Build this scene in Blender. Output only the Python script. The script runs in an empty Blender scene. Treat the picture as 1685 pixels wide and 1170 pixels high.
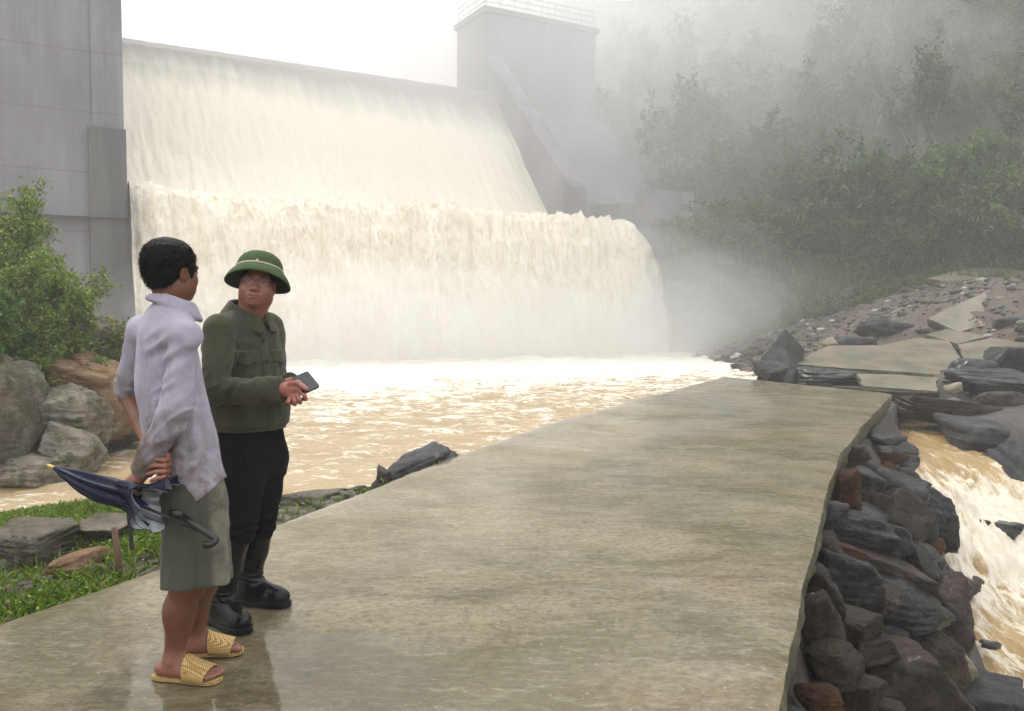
import bpy, bmesh, math, random
import numpy as np
from mathutils import Vector, Matrix, Euler

R = math.radians
scene = bpy.context.scene
COL = scene.collection

# ------------------------------------------------------------------ camera
W0, H0, FPX = 1685.0, 1170.0, 1402.0
CAMZ, PITCH = 1.37, R(2.57)
cam_d = bpy.data.cameras.new('camera')
cam_d.sensor_fit = 'HORIZONTAL'
cam_d.sensor_width = 36.0
cam_d.lens = 36.0 * FPX / W0
cam_d.clip_start = 0.05
cam_d.clip_end = 3000
cam = bpy.data.objects.new('camera', cam_d)
COL.objects.link(cam)
cam.location = (0, 0, CAMZ)
cam.rotation_euler = (math.pi / 2 - PITCH, 0, 0)
scene.camera = cam

# ------------------------------------------------------------------ sky, sun, exposure
SUN_EL, SUN_AZ = R(58), R(-35)
world = bpy.data.worlds.new('World')
scene.world = world
world.use_nodes = True
wn = world.node_tree
bg = wn.nodes['Background']
sky = wn.nodes.new('ShaderNodeTexSky')
sky.sky_type = 'NISHITA'
sky.sun_disc = False
sky.sun_elevation = SUN_EL
sky.sun_rotation = SUN_AZ
sky.dust_density = 4.0
mixn = wn.nodes.new('ShaderNodeMix')
mixn.data_type = 'RGBA'
mixn.inputs[0].default_value = 0.86          # overcast: mostly even white cloud over the blue
wn.links.new(sky.outputs[0], mixn.inputs[6])
mixn.inputs[7].default_value = (9.9, 9.85, 9.75, 1)
# an overcast sky is brighter overhead than at the horizon
tcw = wn.nodes.new('ShaderNodeTexCoord'); sx = wn.nodes.new('ShaderNodeSeparateXYZ'); mr = wn.nodes.new('ShaderNodeMapRange')
wn.links.new(tcw.outputs['Generated'], sx.inputs[0]); wn.links.new(sx.outputs[2], mr.inputs[0])
mr.inputs[3].default_value = 0.66; mr.inputs[4].default_value = 1.6
mulw = wn.nodes.new('ShaderNodeMix'); mulw.data_type = 'RGBA'; mulw.blend_type = 'MULTIPLY'; mulw.inputs[0].default_value = 1.0
wn.links.new(mixn.outputs[2], mulw.inputs[6]); wn.links.new(mr.outputs[0], mulw.inputs[7])
wn.links.new(mulw.outputs[2], bg.inputs[0])
bg.inputs[1].default_value = 0.12
sun_d = bpy.data.lights.new('sun', 'SUN')
sun_d.energy = 1.5
sun_d.angle = R(14)
sun_d.color = (1.0, 0.97, 0.92)
sun = bpy.data.objects.new('sun', sun_d)
COL.objects.link(sun)
sun.rotation_euler = Euler((math.pi / 2 - SUN_EL, 0, -SUN_AZ + math.pi), 'XYZ')

vs = scene.view_settings
vs.view_transform = 'Standard'
vs.look = 'None'
vs.gamma = 1.0
vs.exposure = 0.42
vs.use_curve_mapping = False
cy = scene.cycles
cy.use_denoising = True
try:
    cy.denoiser = 'OPENIMAGEDENOISE'
except Exception:
    pass
cy.use_adaptive_sampling = True
cy.adaptive_threshold = 0.035
cy.max_bounces = 12
cy.diffuse_bounces = 2
cy.glossy_bounces = 3
cy.transmission_bounces = 4
cy.transparent_max_bounces = 12
cy.volume_bounces = 8
cy.sample_clamp_indirect = 3.0

# ------------------------------------------------------------------ pixel -> place
CAM = np.array([0.0, 0.0, CAMZ])
def ray(x, y):
    dx = (x - W0 / 2) / FPX
    dv = -(y - H0 / 2) / FPX
    return np.array([dx, math.cos(PITCH) + dv * math.sin(PITCH), -math.sin(PITCH) + dv * math.cos(PITCH)])
def atD(x, y, D):
    d = ray(x, y)
    return CAM + d * (D / d[1])
def atZ(x, y, z):
    d = ray(x, y)
    return CAM + d * ((z - CAMZ) / d[2])

# ------------------------------------------------------------------ noise
_rs = np.random.RandomState(7)
_perm = _rs.permutation(256)
_perm = np.concatenate([_perm, _perm, _perm])
_grad = _rs.normal(size=(256, 3))
_grad /= np.linalg.norm(_grad, axis=1)[:, None]
def pnoise(p):
    p = np.asarray(p, dtype=np.float64)
    i = np.floor(p).astype(np.int64)
    f = p - i
    i &= 255
    u = f * f * f * (f * (f * 6 - 15) + 10)
    out = 0
    for a in (0, 1):
        for b in (0, 1):
            for c in (0, 1):
                h = _perm[_perm[_perm[(i[..., 0] + a) & 255] + ((i[..., 1] + b) & 255)] + ((i[..., 2] + c) & 255)]
                g = _grad[h]
                dt = g[..., 0] * (f[..., 0] - a) + g[..., 1] * (f[..., 1] - b) + g[..., 2] * (f[..., 2] - c)
                w = (u[..., 0] if a else 1 - u[..., 0]) * (u[..., 1] if b else 1 - u[..., 1]) * (u[..., 2] if c else 1 - u[..., 2])
                out = out + w * dt
    return out * 1.5
def fbm(p, octv=4, gain=0.5, lac=2.03):
    p = np.asarray(p, dtype=np.float64)
    a, s, t = 1.0, 0.0, 0.0
    for k in range(octv):
        s = s + a * pnoise(p + 17.3 * k)
        t += a
        a *= gain
        p = p * lac
    return s / t
def ridged(p, octv=4, gain=0.5):
    a, s, t = 1.0, 0.0, 0.0
    p = np.asarray(p, dtype=np.float64)
    for k in range(octv):
        s = s + a * (1 - 2 * np.abs(pnoise(p + 9.1 * k)))
        t += a
        a *= gain
        p = p * 2.07
    return s / t
def sstep(a, b, x):
    t = np.clip((x - a) / (b - a), 0, 1)
    return t * t * (3 - 2 * t)
def P3(*a):
    return np.stack(np.broadcast_arrays(*a), -1)

# ------------------------------------------------------------------ objects
def tag(o, label=None, cat=None, group=None, kind=None):
    if label: o['label'] = label
    if cat: o['category'] = cat
    if group: o['group'] = group
    if kind: o['kind'] = kind
    return o
def empty(name, loc=(0, 0, 0), rz=0.0, parent=None):
    o = bpy.data.objects.new(name, None)
    o.empty_display_size = 0.1
    COL.objects.link(o)
    o.location = loc
    o.rotation_euler = (0, 0, rz)
    if parent: o.parent = parent
    return o
def mesh_np(name, V, F, mat=None, parent=None, smooth=True, colors=None, col_name='tint', inv=None):
    """V (n,3) array, F (m,k) int array (k = 3 or 4) or list; colors (n,4) point colours"""
    me = bpy.data.meshes.new(name)
    V = np.asarray(V, dtype=np.float32)
    if isinstance(F, np.ndarray):
        k = F.shape[1]
        me.vertices.add(len(V))
        me.vertices.foreach_set('co', V.ravel())
        me.loops.add(F.size)
        me.loops.foreach_set('vertex_index', F.astype(np.int32).ravel())
        me.polygons.add(len(F))
        me.polygons.foreach_set('loop_start', np.arange(0, F.size, k, dtype=np.int32))
        me.update(calc_edges=True)
        me.validate()
    else:
        me.from_pydata([tuple(map(float, v)) for v in V], [], F)
        me.update()
    if smooth:
        me.polygons.foreach_set('use_smooth', np.ones(len(me.polygons), dtype=bool))
    if colors is not None:
        ca = me.color_attributes.new(col_name, 'FLOAT_COLOR', 'POINT')
        c = np.ones((len(V), 4), dtype=np.float32)
        c[:, :colors.shape[1]] = colors
        ca.data.foreach_set('color', c.ravel())
    if mat:
        me.materials.append(mat)
    o = bpy.data.objects.new(name, me)
    COL.objects.link(o)
    if parent is not None:
        o.parent = parent
        if inv is not None:
            o.matrix_parent_inverse = inv
    return o
def grid_faces(nu, nv, closed_u=False):
    i = np.arange(nu if closed_u else nu - 1)
    j = np.arange(nv - 1)
    I, J = np.meshgrid(i, j, indexing='ij')
    I2 = (I + 1) % nu
    return np.stack([I * nv + J, I2 * nv + J, I2 * nv + J + 1, I * nv + J + 1], -1).reshape(-1, 4)
def link_copy(o, parent=None):
    c = o.copy()
    COL.objects.link(c)
    c.parent = parent
    for ch in o.children:
        link_copy(ch, c)
    return c
class MB:
    """collects polygons, boxes, tubes"""
    def __init__(s): s.v = []; s.f = []
    def poly(s, V, F):
        n = len(s.v)
        s.v += [tuple(map(float, p)) for p in V]
        s.f += [tuple(n + i for i in f) for f in F]
    def box(s, c, h, ax=None):
        c = np.array(c, float)
        A = np.eye(3) if ax is None else np.array(ax, float)
        V = [c + A[0] * h[0] * a + A[1] * h[1] * b + A[2] * h[2] * d for a in (-1, 1) for b in (-1, 1) for d in (-1, 1)]
        s.poly(V, [(0, 1, 3, 2), (4, 6, 7, 5), (0, 4, 5, 1), (2, 3, 7, 6), (0, 2, 6, 4), (1, 5, 7, 3)])
    def prism(s, bot, top):
        n = len(bot)
        s.poly(list(bot) + list(top), [tuple(range(n - 1, -1, -1)), tuple(range(n, 2 * n))] + [(i, (i + 1) % n, n + (i + 1) % n, n + i) for i in range(n)])
    def tube(s, pts, rad, n=8, cap=True):
        pts = [np.array(p, float) for p in pts]
        if np.isscalar(rad): rad = [rad] * len(pts)
        t0 = pts[1] - pts[0]
        ref = np.array([0, 0, 1.0]) if abs(t0[2]) < 0.9 * np.linalg.norm(t0) else np.array([1.0, 0, 0])
        V = []
        for i, p in enumerate(pts):
            t = pts[min(i + 1, len(pts) - 1)] - pts[max(i - 1, 0)]
            t /= np.linalg.norm(t) + 1e-9
            a = np.cross(t, ref); a /= np.linalg.norm(a) + 1e-9
            b = np.cross(t, a); ref = -np.cross(t, a) if False else ref
            for k in range(n):
                w = 2 * math.pi * k / n
                V.append(p + rad[i] * (a * math.cos(w) + b * math.sin(w)))
        F = []
        for i in range(len(pts) - 1):
            for k in range(n):
                F.append((i * n + k, i * n + (k + 1) % n, (i + 1) * n + (k + 1) % n, (i + 1) * n + k))
        if cap:
            F.append(tuple(range(n - 1, -1, -1)))
            F.append(tuple((len(pts) - 1) * n + k for k in range(n)))
        s.poly(V, F)
    def build(s, name, mat, parent=None, smooth=False):
        return mesh_np(name, np.array(s.v), s.f, mat, parent, smooth)

# ------------------------------------------------------------------ material helpers
class NT:
    def __init__(s, name, rough=0.6, color=(0.5, 0.5, 0.5), spec=0.5):
        s.m = bpy.data.materials.new(name)
        s.m.use_nodes = True
        s.t = s.m.node_tree
        s.b = s.t.nodes['Principled BSDF']
        s.b.inputs['Roughness'].default_value = rough
        s.b.inputs['Base Color'].default_value = (*color, 1)
        s.b.inputs['Specular IOR Level'].default_value = spec
        s._co = {}
    def n(s, typ): return s.t.nodes.new(typ)
    def L(s, a, b): s.t.links.new(a, b)
    def set(s, sock, val):
        i = s.b.inputs[sock] if isinstance(sock, str) else sock
        if hasattr(val, 'is_output'): s.L(val, i)
        elif isinstance(val, (tuple, list)): i.default_value = (*val, 1) if len(val) == 3 and i.type == 'RGBA' else val
        else: i.default_value = val
    def coord(s, kind='Object', scale=(1, 1, 1), rot=(0, 0, 0), loc=(0, 0, 0)):
        c = s.n('ShaderNodeTexCoord')
        mp = s.n('ShaderNodeMapping')
        mp.inputs['Scale'].default_value = scale
        mp.inputs['Rotation'].default_value = rot
        mp.inputs['Location'].default_value = loc
        s.L(c.outputs[kind], mp.inputs[0])
        return mp.outputs[0]
    def noise(s, scale=5, detail=4, rough=0.55, co=None, dist=0.0, col=False):
        x = s.n('ShaderNodeTexNoise')
        x.inputs['Scale'].default_value = scale
        x.inputs['Detail'].default_value = detail
        x.inputs['Roughness'].default_value = rough
        x.inputs['Distortion'].default_value = dist
        s.L(co if co is not None else s.coord(), x.inputs['Vector'])
        return x.outputs['Color' if col else 'Fac']
    def vor(s, scale=5, co=None, feat='F1', out='Distance'):
        x = s.n('ShaderNodeTexVoronoi')
        x.feature = feat
        x.inputs['Scale'].default_value = scale
        s.L(co if co is not None else s.coord(), x.inputs['Vector'])
        return x.outputs[out]
    def ramp(s, fac, stops, interp='LINEAR'):
        r = s.n('ShaderNodeValToRGB')
        r.color_ramp.interpolation = interp
        e = r.color_ramp.elements
        while len(e) < len(stops): e.new(0.5)
        for k, (p, c) in enumerate(stops):
            e[k].position = p
            if np.isscalar(c): c = (c, c, c)
            e[k].color = (*c, 1)
        s.L(fac, r.inputs[0])
        return r.outputs[0]
    def mix(s, fac, a, b, mode='MIX'):
        x = s.n('ShaderNodeMix')
        x.data_type = 'RGBA'
        x.blend_type = mode
        for k, v in ((0, fac), (6, a), (7, b)):
            i = x.inputs[k]
            if hasattr(v, 'is_output'): s.L(v, i)
            elif isinstance(v, (tuple, list)): i.default_value = (*v, 1)
            else: i.default_value = v
        return x.outputs[2]
    def math(s, op, a, b=0.0, c=None):
        x = s.n('ShaderNodeMath')
        x.operation = op
        for k, v in enumerate((a, b) if c is None else (a, b, c)):
            if hasattr(v, 'is_output'): s.L(v, x.inputs[k])
            else: x.inputs[k].default_value = v
        return x.outputs[0]
    def attr(s, name, out='Color'):
        x = s.n('ShaderNodeAttribute')
        x.attribute_name = name
        return x.outputs[out]
    def sep(s, col):
        x = s.n('ShaderNodeSeparateColor')
        s.L(col, x.inputs[0])
        return x.outputs
    def xyz(s, co):
        x = s.n('ShaderNodeSeparateXYZ')
        s.L(co, x.inputs[0])
        return x.outputs
    def normal_z(s):
        g = s.n('ShaderNodeNewGeometry')
        return s.xyz(g.outputs['Normal'])[2]
    def bump(s, h, strength=0.3, dist=0.02, sock='Normal', prev=None):
        b = s.n('ShaderNodeBump')
        b.inputs['Strength'].default_value = strength
        b.inputs['Distance'].default_value = dist
        s.L(h, b.inputs['Height'])
        if prev is not None: s.L(prev, b.inputs['Normal'])
        if sock: s.L(b.outputs[0], s.b.inputs[sock])
        return b.outputs[0]
# ================================================================== MATERIALS of the setting
def mat_concrete_wall(name, base, stain, rough=0.85):
    k = NT(name, rough)
    co = k.coord()
    streak = k.noise(1.0, 5, 0.6, k.coord(scale=(0.9, 0.9, 0.12)))
    big = k.noise(0.22, 4, 0.6, co)
    c = k.mix(k.ramp(streak, [(0.35, 0), (0.65, 1)]), base, stain)
    c = k.mix(k.ramp(k.noise(1.0, 6, 0.7, k.coord(scale=(0.6, 0.6, 0.05), loc=(5, 3, 1))), [(0.5, 0), (0.68, 0.7)]), c, tuple(x * 0.45 for x in base))
    c = k.mix(k.ramp(big, [(0.35, 0), (0.65, 0.6)]), c, tuple(x * 0.72 for x in base))
    # shuttering lifts: thin joint lines
    z = k.xyz(co)[2]
    fr = k.math('FRACT', k.math('MULTIPLY', z, 0.42))
    line = k.math('LESS_THAN', fr, 0.025)
    c = k.mix(k.math('MULTIPLY', line, 0.35), c, (0.09, 0.09, 0.09))
    k.set('Base Color', c)
    k.bump(k.noise(6, 6, 0.6, co), 0.3, 0.05)
    return k.m
M_DAM = mat_concrete_wall('dam_concrete', (0.19, 0.185, 0.21), (0.27, 0.265, 0.29))
M_DAMDARK = mat_concrete_wall('wet_dam_concrete', (0.075, 0.075, 0.08), (0.12, 0.12, 0.12), 0.5)

def mat_road(name, side=False):
    k = NT(name, 0.55)
    co = k.coord()
    across = k.coord(scale=(0.8, 2.2, 1.0), rot=(0, 0, R(8)))
    big = k.noise(0.55, 5, 0.62, co, 0.4)
    mid = k.noise(2.6, 6, 0.65, across, 0.6)
    fine = k.noise(26, 8, 0.78, co)
    grit = k.vor(60, co)
    c = k.ramp(big, [(0.36, (0.060, 0.050, 0.019)), (0.47, (0.130, 0.107, 0.050)), (0.58, (0.22, 0.187, 0.106)), (0.70, (0.165, 0.125, 0.060))])
    c = k.mix(k.ramp(mid, [(0.38, 0.0), (0.62, 0.6)]), c, (0.27, 0.237, 0.16))
    rust = k.noise(1.1, 4, 0.6, k.coord(loc=(4, 2, 0)), 0.5)
    c = k.mix(k.ramp(rust, [(0.56, 0), (0.68, 0.6)]), c, (0.17, 0.105, 0.042))
    olive = k.noise(0.8, 5, 0.6, k.coord(loc=(9, 5, 0)), 0.7)
    c = k.mix(k.ramp(olive, [(0.48, 0), (0.62, 0.75)]), c, (0.085, 0.073, 0.020))
    c = k.mix(k.ramp(fine, [(0.38, 0.75), (0.54, 0)]), c, (0.055, 0.046, 0.024))
    c = k.mix(k.ramp(k.noise(11, 7, 0.75, across, 0.8), [(0.50, 0), (0.66, 0.55)]), c, (0.30, 0.265, 0.19))
    c = k.mix(k.ramp(k.vor(15, co), [(0.05, 0.7), (0.11, 0)]), c, (0.34, 0.32, 0.27))
    k.set('Base Color', c)
    wet = k.ramp(k.noise(0.75, 5, 0.6, k.coord(loc=(1, 7, 0)), 0.5), [(0.42, 1.0), (0.66, 0.35)])
    gq = k.xyz(k.coord(loc=(0.85, -3.05, 0)))           # rain puddle the two people stand in
    pd = k.math('SQRT', k.math('ADD', k.math('MULTIPLY', gq[0], k.math('MULTIPLY', gq[0], 0.9)), k.math('MULTIPLY', gq[1], k.math('MULTIPLY', gq[1], 0.8))))
    pd = k.math('ADD', pd, k.math('MULTIPLY', k.math('SUBTRACT', k.noise(2.2, 6, 0.7, co, 0.8), 0.5), 1.3))
    pud = k.ramp(pd, [(0.52, 1.0), (0.66, 0.0)])
    k.set('Base Color', k.mix(k.math('MULTIPLY', pud, 0.55), c, k.mix(1.0, c, (0.5, 0.46, 0.36), 'MULTIPLY')))
    wet = k.math('MAXIMUM', k.math('MULTIPLY', wet, 0.95), pud)
    k.set('Roughness', 0.7)
    k.set('Specular IOR Level', 0.25)
    k.set('Coat Weight', wet)
    k.set('Coat IOR', 1.33)
    k.set('Coat Roughness', k.mix(pud, k.ramp(mid, [(0.3, 0.03), (0.75, 0.14)]), (0.02, 0.02, 0.02)))
    k.bump(k.math('ADD', k.math('MULTIPLY', fine, 0.5), k.math('MULTIPLY', grit, 0.35)), 0.55, 0.012)
    rip = k.noise(5.0, 3, 0.55, k.coord(scale=(0.45, 2.6, 1), rot=(0, 0, R(6))), 0.4)
    k.bump(rip, 0.07, 0.02, 'Coat Normal')
    return k.m
M_ROAD = mat_road('wet_concrete_road')
def mat_slabside():
    k = NT('slab_edge', 0.8)
    co = k.coord()
    a = k.noise(3.0, 6, 0.65, co, 0.4)
    b = k.noise(14, 5, 0.7, co)
    c = k.ramp(a, [(0.34, (0.055, 0.06, 0.022)), (0.48, (0.10, 0.095, 0.045)), (0.62, (0.17, 0.155, 0.11)), (0.75, (0.27, 0.26, 0.21))])
    c = k.mix(k.ramp(b, [(0.4, 0.6), (0.6, 0)]), c, (0.04, 0.035, 0.022))
    k.set('Base Color', c)
    k.bump(k.noise(18, 6, 0.7, co), 0.8, 0.03)
    return k.m
M_SIDE = mat_slabside()

def mat_ground():
    k = NT('earth', 0.85)
    co = k.coord()
    t = k.attr('tint')
    n1 = k.noise(1.7, 6, 0.65, co)
    n2 = k.noise(16, 5, 0.7, co)
    c = k.mix(k.ramp(n1, [(0.35, 0.55), (0.65, 0)]), t, (0.05, 0.045, 0.035))
    c = k.mix(k.ramp(n2, [(0.5, 0), (0.75, 0.3)]), c, (0.24, 0.21, 0.17))
    k.set('Base Color', c)
    k.bump(k.math('ADD', n1, k.math('MULTIPLY', n2, 0.5)), 0.9, 0.08)
    return k.m
M_GROUND = mat_ground()

def mat_water(name, mud, mud2, foam, str_=(0.55, 1.5, 1.0), rot=10):
    """tint.r = foam amount laid down with the waves"""
    k = NT(name, 0.2)
    co = k.coord()
    f0 = k.sep(k.attr('tint'))[0]
    st = k.coord(scale=str_, rot=(0, 0, R(rot)))
    n1 = k.noise(2.2, 8, 0.68, st, 1.2)
    n2 = k.noise(9.0, 6, 0.7, st, 0.8)
    f = k.math('ADD', f0, k.math('MULTIPLY', k.math('SUBTRACT', n1, 0.5), 1.5))
    f = k.math('ADD', f, k.math('MULTIPLY', k.math('SUBTRACT', n2, 0.5), 0.7))
    fm = k.ramp(f, [(0.36, 0), (0.62, 1)])
    base = k.mix(k.ramp(k.noise(0.8, 5, 0.6, st, 0.8), [(0.35, 0), (0.65, 1)]), mud, mud2)
    k.set('Base Color', k.mix(fm, base, foam))
    k.set('Roughness', k.ramp(fm, [(0, 0.16), (1, 0.75)]))
    k.set('IOR', 1.33)
    k.bump(k.math('ADD', k.math('MULTIPLY', n1, 1.0), k.math('MULTIPLY', n2, 0.4)), 0.5, 0.12)
    return k.m
M_POOL = mat_water('muddy_water', (0.36, 0.26, 0.135), (0.45, 0.345, 0.20), (0.84, 0.80, 0.71), (0.75, 1.3, 1.0))
M_RAPID = mat_water('muddy_rapid', (0.33, 0.22, 0.09), (0.44, 0.315, 0.155), (0.72, 0.66, 0.54), (2.0, 0.55, 0.8), 20)

def mat_fall(name, upper):
    """tint.r = aeration (0 glassy water over concrete, 1 white water)"""
    k = NT(name, 0.7, spec=0.25)
    f0 = k.sep(k.attr('tint'))[0]
    uvw = k.attr('flow', 'Vector')
    def fl(s):
        mp = k.n('ShaderNodeMapping'); mp.inputs['Scale'].default_value = s
        k.L(uvw, mp.inputs[0]); return mp.outputs[0]
    n1 = k.noise(1.0, 7, 0.65, fl((1.6, 0.28, 1)), 0.6)
    n2 = k.noise(1.0, 8, 0.75, fl((5.0, 1.4, 1)), 1.0)
    f = k.math('ADD', f0, k.math('MULTIPLY', k.math('SUBTRACT', n1, 0.5), 0.45 if upper else 0.9))
    fm = k.ramp(f, [(0.12, 0), (0.75, 1)] if upper else [(0.25, 0), (0.6, 1)])
    if upper:
        wh = k.mix(k.ramp(n2, [(0.35, 0), (0.7, 1)]), (0.74, 0.69, 0.575), (0.80, 0.765, 0.675))
        c = k.mix(fm, (0.29, 0.28, 0.265), wh)
    else:
        wh = k.ramp(n2, [(0.30, (0.50, 0.40, 0.25)), (0.42, (0.76, 0.69, 0.54)), (0.54, (0.88, 0.845, 0.75))])
        wh2 = k.mix(k.ramp(n1, [(0.4, 0.45), (0.65, 0)]), wh, (0.66, 0.56, 0.39))
        c = k.mix(fm, (0.22, 0.21, 0.20), wh2)
    k.set('Base Color', c)
    k.b.inputs['Subsurface Weight'].default_value = 0.0
    k.bump(k.math('ADD', k.math('MULTIPLY', n1, 1.0), k.math('MULTIPLY', n2, 0.6)), 0.35, 0.22)
    return k.m
M_FALL_UP = mat_fall('white_water_sheet', True)
M_FALL_LOW = mat_fall('white_water_curtain', False)

# ================================================================== ROAD outline
L_PX = [(0, 1020), (130, 978), (265, 930), (380, 888), (480, 852), (620, 798), (760, 745), (900, 697), (1050, 655), (1190, 620)]
R_PX = [(1283, 1170), (1300, 1065), (1322, 962), (1348, 862), (1364, 795), (1385, 742), (1420, 698), (1467, 648)]
def poly_world(px, z=0.0): return np.array([atZ(x, y, z)[:2] for x, y in px])
RL = np.vstack([[(-3.55, -4.0), (-3.25, 0.0), (-2.95, 2.0)], poly_world(L_PX)])
RR = np.vstack([[(0.45, -4.0), (0.40, 0.0), (0.62, 1.6)], poly_world(R_PX)])
def resample(P, n):
    d = np.r_[0, np.cumsum(np.linalg.norm(np.diff(P, axis=0), axis=1))]
    t = np.linspace(0, d[-1], n)
    return np.stack([np.interp(t, d, P[:, k]) for k in range(P.shape[1])], -1)
def smooth_line(P, n, it=12):
    Q = resample(P, n)
    for _ in range(it):
        Q[1:-1] = 0.25 * Q[:-2] + 0.5 * Q[1:-1] + 0.25 * Q[2:]
    return Q
NV = 420
rl = smooth_line(RL, NV)
rr = smooth_line(RR, NV)
def seg_dist(px, py, P):
    """distance to polyline and side (positive = right of travel)"""
    best = np.full(px.shape, 1e9)
    side = np.zeros(px.shape)
    for a, b in zip(P[:-1], P[1:]):
        d = b - a
        L2 = d @ d + 1e-12
        t = np.clip(((px - a[0]) * d[0] + (py - a[1]) * d[1]) / L2, 0, 1)
        qx, qy = a[0] + t * d[0], a[1] + t * d[1]
        dist = np.hypot(px - qx, py - qy)
        s = (px - a[0]) * d[1] - (py - a[1]) * d[0]
        m = dist < best
        best = np.where(m, dist, best)
        side = np.where(m, np.sign(s), side)
    return best * side
RLc, RRc = resample(rl, 60), resample(rr, 60)

# ================================================================== TERRAIN
def xr_bank(y):            # right bank of the small channel beside the road
    return np.interp(y, [4, 7, 9, 11.5, 13.4, 15.5, 17, 19], [7.2, 7.6, 7.9, 8.0, 8.0, 7.9, 8.2, 9.5])
SH_Y = [-10, 7.0, 8.2, 9.0, 9.3, 10.2, 11.7, 14, 17.2, 24, 33, 36, 60]
def terrain_h(x, y):
    x = np.asarray(x, float); y = np.asarray(y, float)
    p = P3(x, y, 0 * x)
    n_big = fbm(p * 0.12, 4)
    n_mid = fbm(p * 0.7 + 5, 4)
    n_fin = fbm(p * 3.1 + 9, 3)
    h = -3.0 + 0 * x
    # left bank beyond the inlet
    xs = np.interp(y, [9.6, 10.4, 11.7, 14, 17.2, 24, 33, 60], [-9.5, -6.5, -6.1, -6.9, -8.0, -11.5, -16.6, -19])
    dl = xs - x + 0.5 * n_mid
    lb = -1.1 + 1.5 * np.clip(dl, -1.5, 1.6) + 0.22 * np.clip(dl - 1.6, 0, 30) + 0.35 * n_mid + 0.1 * n_fin
    lb = np.where(y > 9.6, lb, -3.0)
    h = np.maximum(h, np.where(dl > -1.2, lb, -3.0) - 3 * sstep(10.6, 9.4, y) )
    # near left shoulder of the road (grass)
    sL = seg_dist(x, y, RLc)           # negative = left of left edge
    sR = seg_dist(x, y, RRc)           # positive = right of right edge
    wid = np.interp(y, [-6, 4, 6, 7.2, 8.6, 9.5, 30], [6, 5.2, 3.4, 2.2, 0.9, 0.35, 0.3])
    dL = -sL
    wl = np.interp(y, [-6, 4, 6, 7.5, 8.6, 9.4, 30], [6, 6, 6, 5.6, 5.0, 2.0, 0.3])
    fl_ = sstep(-0.30, -0.40, x / np.maximum(y, 0.5))
    wid = wid * (1 - fl_) + wl * fl_
    sh = -0.10 - 0.70 * (np.clip(dL / wid, 0, 3)) ** 1.3 + 0.07 * n_mid + 0.03 * n_fin
    h = np.where((sL < 0) & (y < 30) & (y > -8), np.maximum(h, np.maximum(sh, -3.0)), h)
    # road bed and the stone embankment on its right
    inside = (sL >= 0) & (sR <= 0)
    ym = (y < 18.9)
    h = np.where(inside & ym, np.maximum(h, -0.32), h)
    emb = -0.42 - 1.55 * np.clip(sR, 0, 9) + 0.12 * n_mid
    h = np.where((sR > 0) & (y < 17.5), np.maximum(h, np.maximum(emb, -3.6)), h)
    # channel right bank bedrock
    dr = x - xr_bank(y)
    rb = -1.15 + 0.85 * np.clip(dr, -1.0, 0.7) + 0.10 * np.clip(dr, 0, 8) + 0.14 * n_mid + 0.05 * n_fin
    rb = rb - 1.6 * sstep(13.5, 8.5, y)
    h = np.where((y < 21) & (dr > -0.9) & (sR > 0.5), np.maximum(h, rb), h)
    # gravel bar / right bank beyond the broken slabs
    xb = np.interp(y, [16, 18, 21, 26, 36, 46, 60], [9.0, 7.4, 7.0, 7.4, 8.3, 8.8, 9.5])
    db = x - xb + 0.6 * n_mid
    gb = -0.95 + 0.36 * np.clip(db, -2, 10.5) + 0.04 * np.clip(db - 10.5, 0, 40) + 0.28 * n_mid + 0.08 * n_fin
    gb = gb - 1.2 * sstep(19.5, 15.5, y) - 1.9 * sstep(31, 25, y) * sstep(9.5, 13, x)
    h = np.where((y > 15.0) & (db > -1.5), np.maximum(h, gb), h)
    # valley side
    s = 0.45 * x + 0.9 * y
    hill = 3.2 + 0.78 * np.clip(s - 46.5, 0, 200) + 2.6 * n_big * sstep(46, 62, s) + 0.5 * n_mid
    hm = sstep(-1.5, 7.5, x - 0.05 * (y - 50)) * sstep(44.5, 48, s)
    hill = hill * hm + (-3.0) * (1 - hm)
    h = np.maximum(h, np.where(x > -2, hill, -3.0))
    # ground on the right of the frame, level with the far road
    s2 = sstep(17, 26, x) * sstep(8, 24, y)
    h = np.maximum(h, s2 * 5.0 - 3.0 + 0.0 * x)
    # behind the dam: reservoir bed under water
    return h
def axis_pts(segs):
    out = []
    for a, b, st in segs:
        out.append(np.arange(a, b, st))
    out.append([segs[-1][1]])
    return np.concatenate(out)
gx = axis_pts([(-400, -60, 20), (-60, -16, 1.6), (-16, -7, 0.3), (-7, 9.5, 0.075), (9.5, 20, 0.22), (20, 60, 0.9), (60, 400, 20)])
gy = axis_pts([(-60, -6, 6), (-6, 2, 0.5), (2, 13, 0.075), (13, 26, 0.14), (26, 62, 0.45), (62, 120, 1.6), (120, 700, 25)])
GX, GY = np.meshgrid(gx, gy, indexing='ij')
GH = terrain_h(GX, GY)
_p = P3(GX, GY, GH)
n_a = fbm(_p * 0.5 + 3, 4)[..., None]
tint = np.zeros(GX.shape + (3,)) + np.array([0.15, 0.125, 0.095])
slope_s = (0.45 * GX + 0.9 * GY)[..., None]
green = np.array([0.055, 0.085, 0.03])
gmask = sstep(44.0, 47.0, slope_s + 3 * n_a)
tint = tint * (1 - gmask) + green * gmask
tint = np.where((GX[..., None] > 6) & (GY[..., None] > 14) & (gmask < 0.5), np.array([0.105, 0.083, 0.060]) * (1 + 0.7 * n_a), tint)
tint = np.where((GX[..., None] > 4) & (GY[..., None] < 19) & (GY[..., None] > 4), np.array([0.07, 0.066, 0.062]), tint)
tint = np.where((GX[..., None] < 3.2) & (GX[..., None] > 0.3) & (GY[..., None] < 9), np.array([0.022, 0.014, 0.009]), tint)  # near-black under the embankment stones: shade of the gaps painted in
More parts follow.
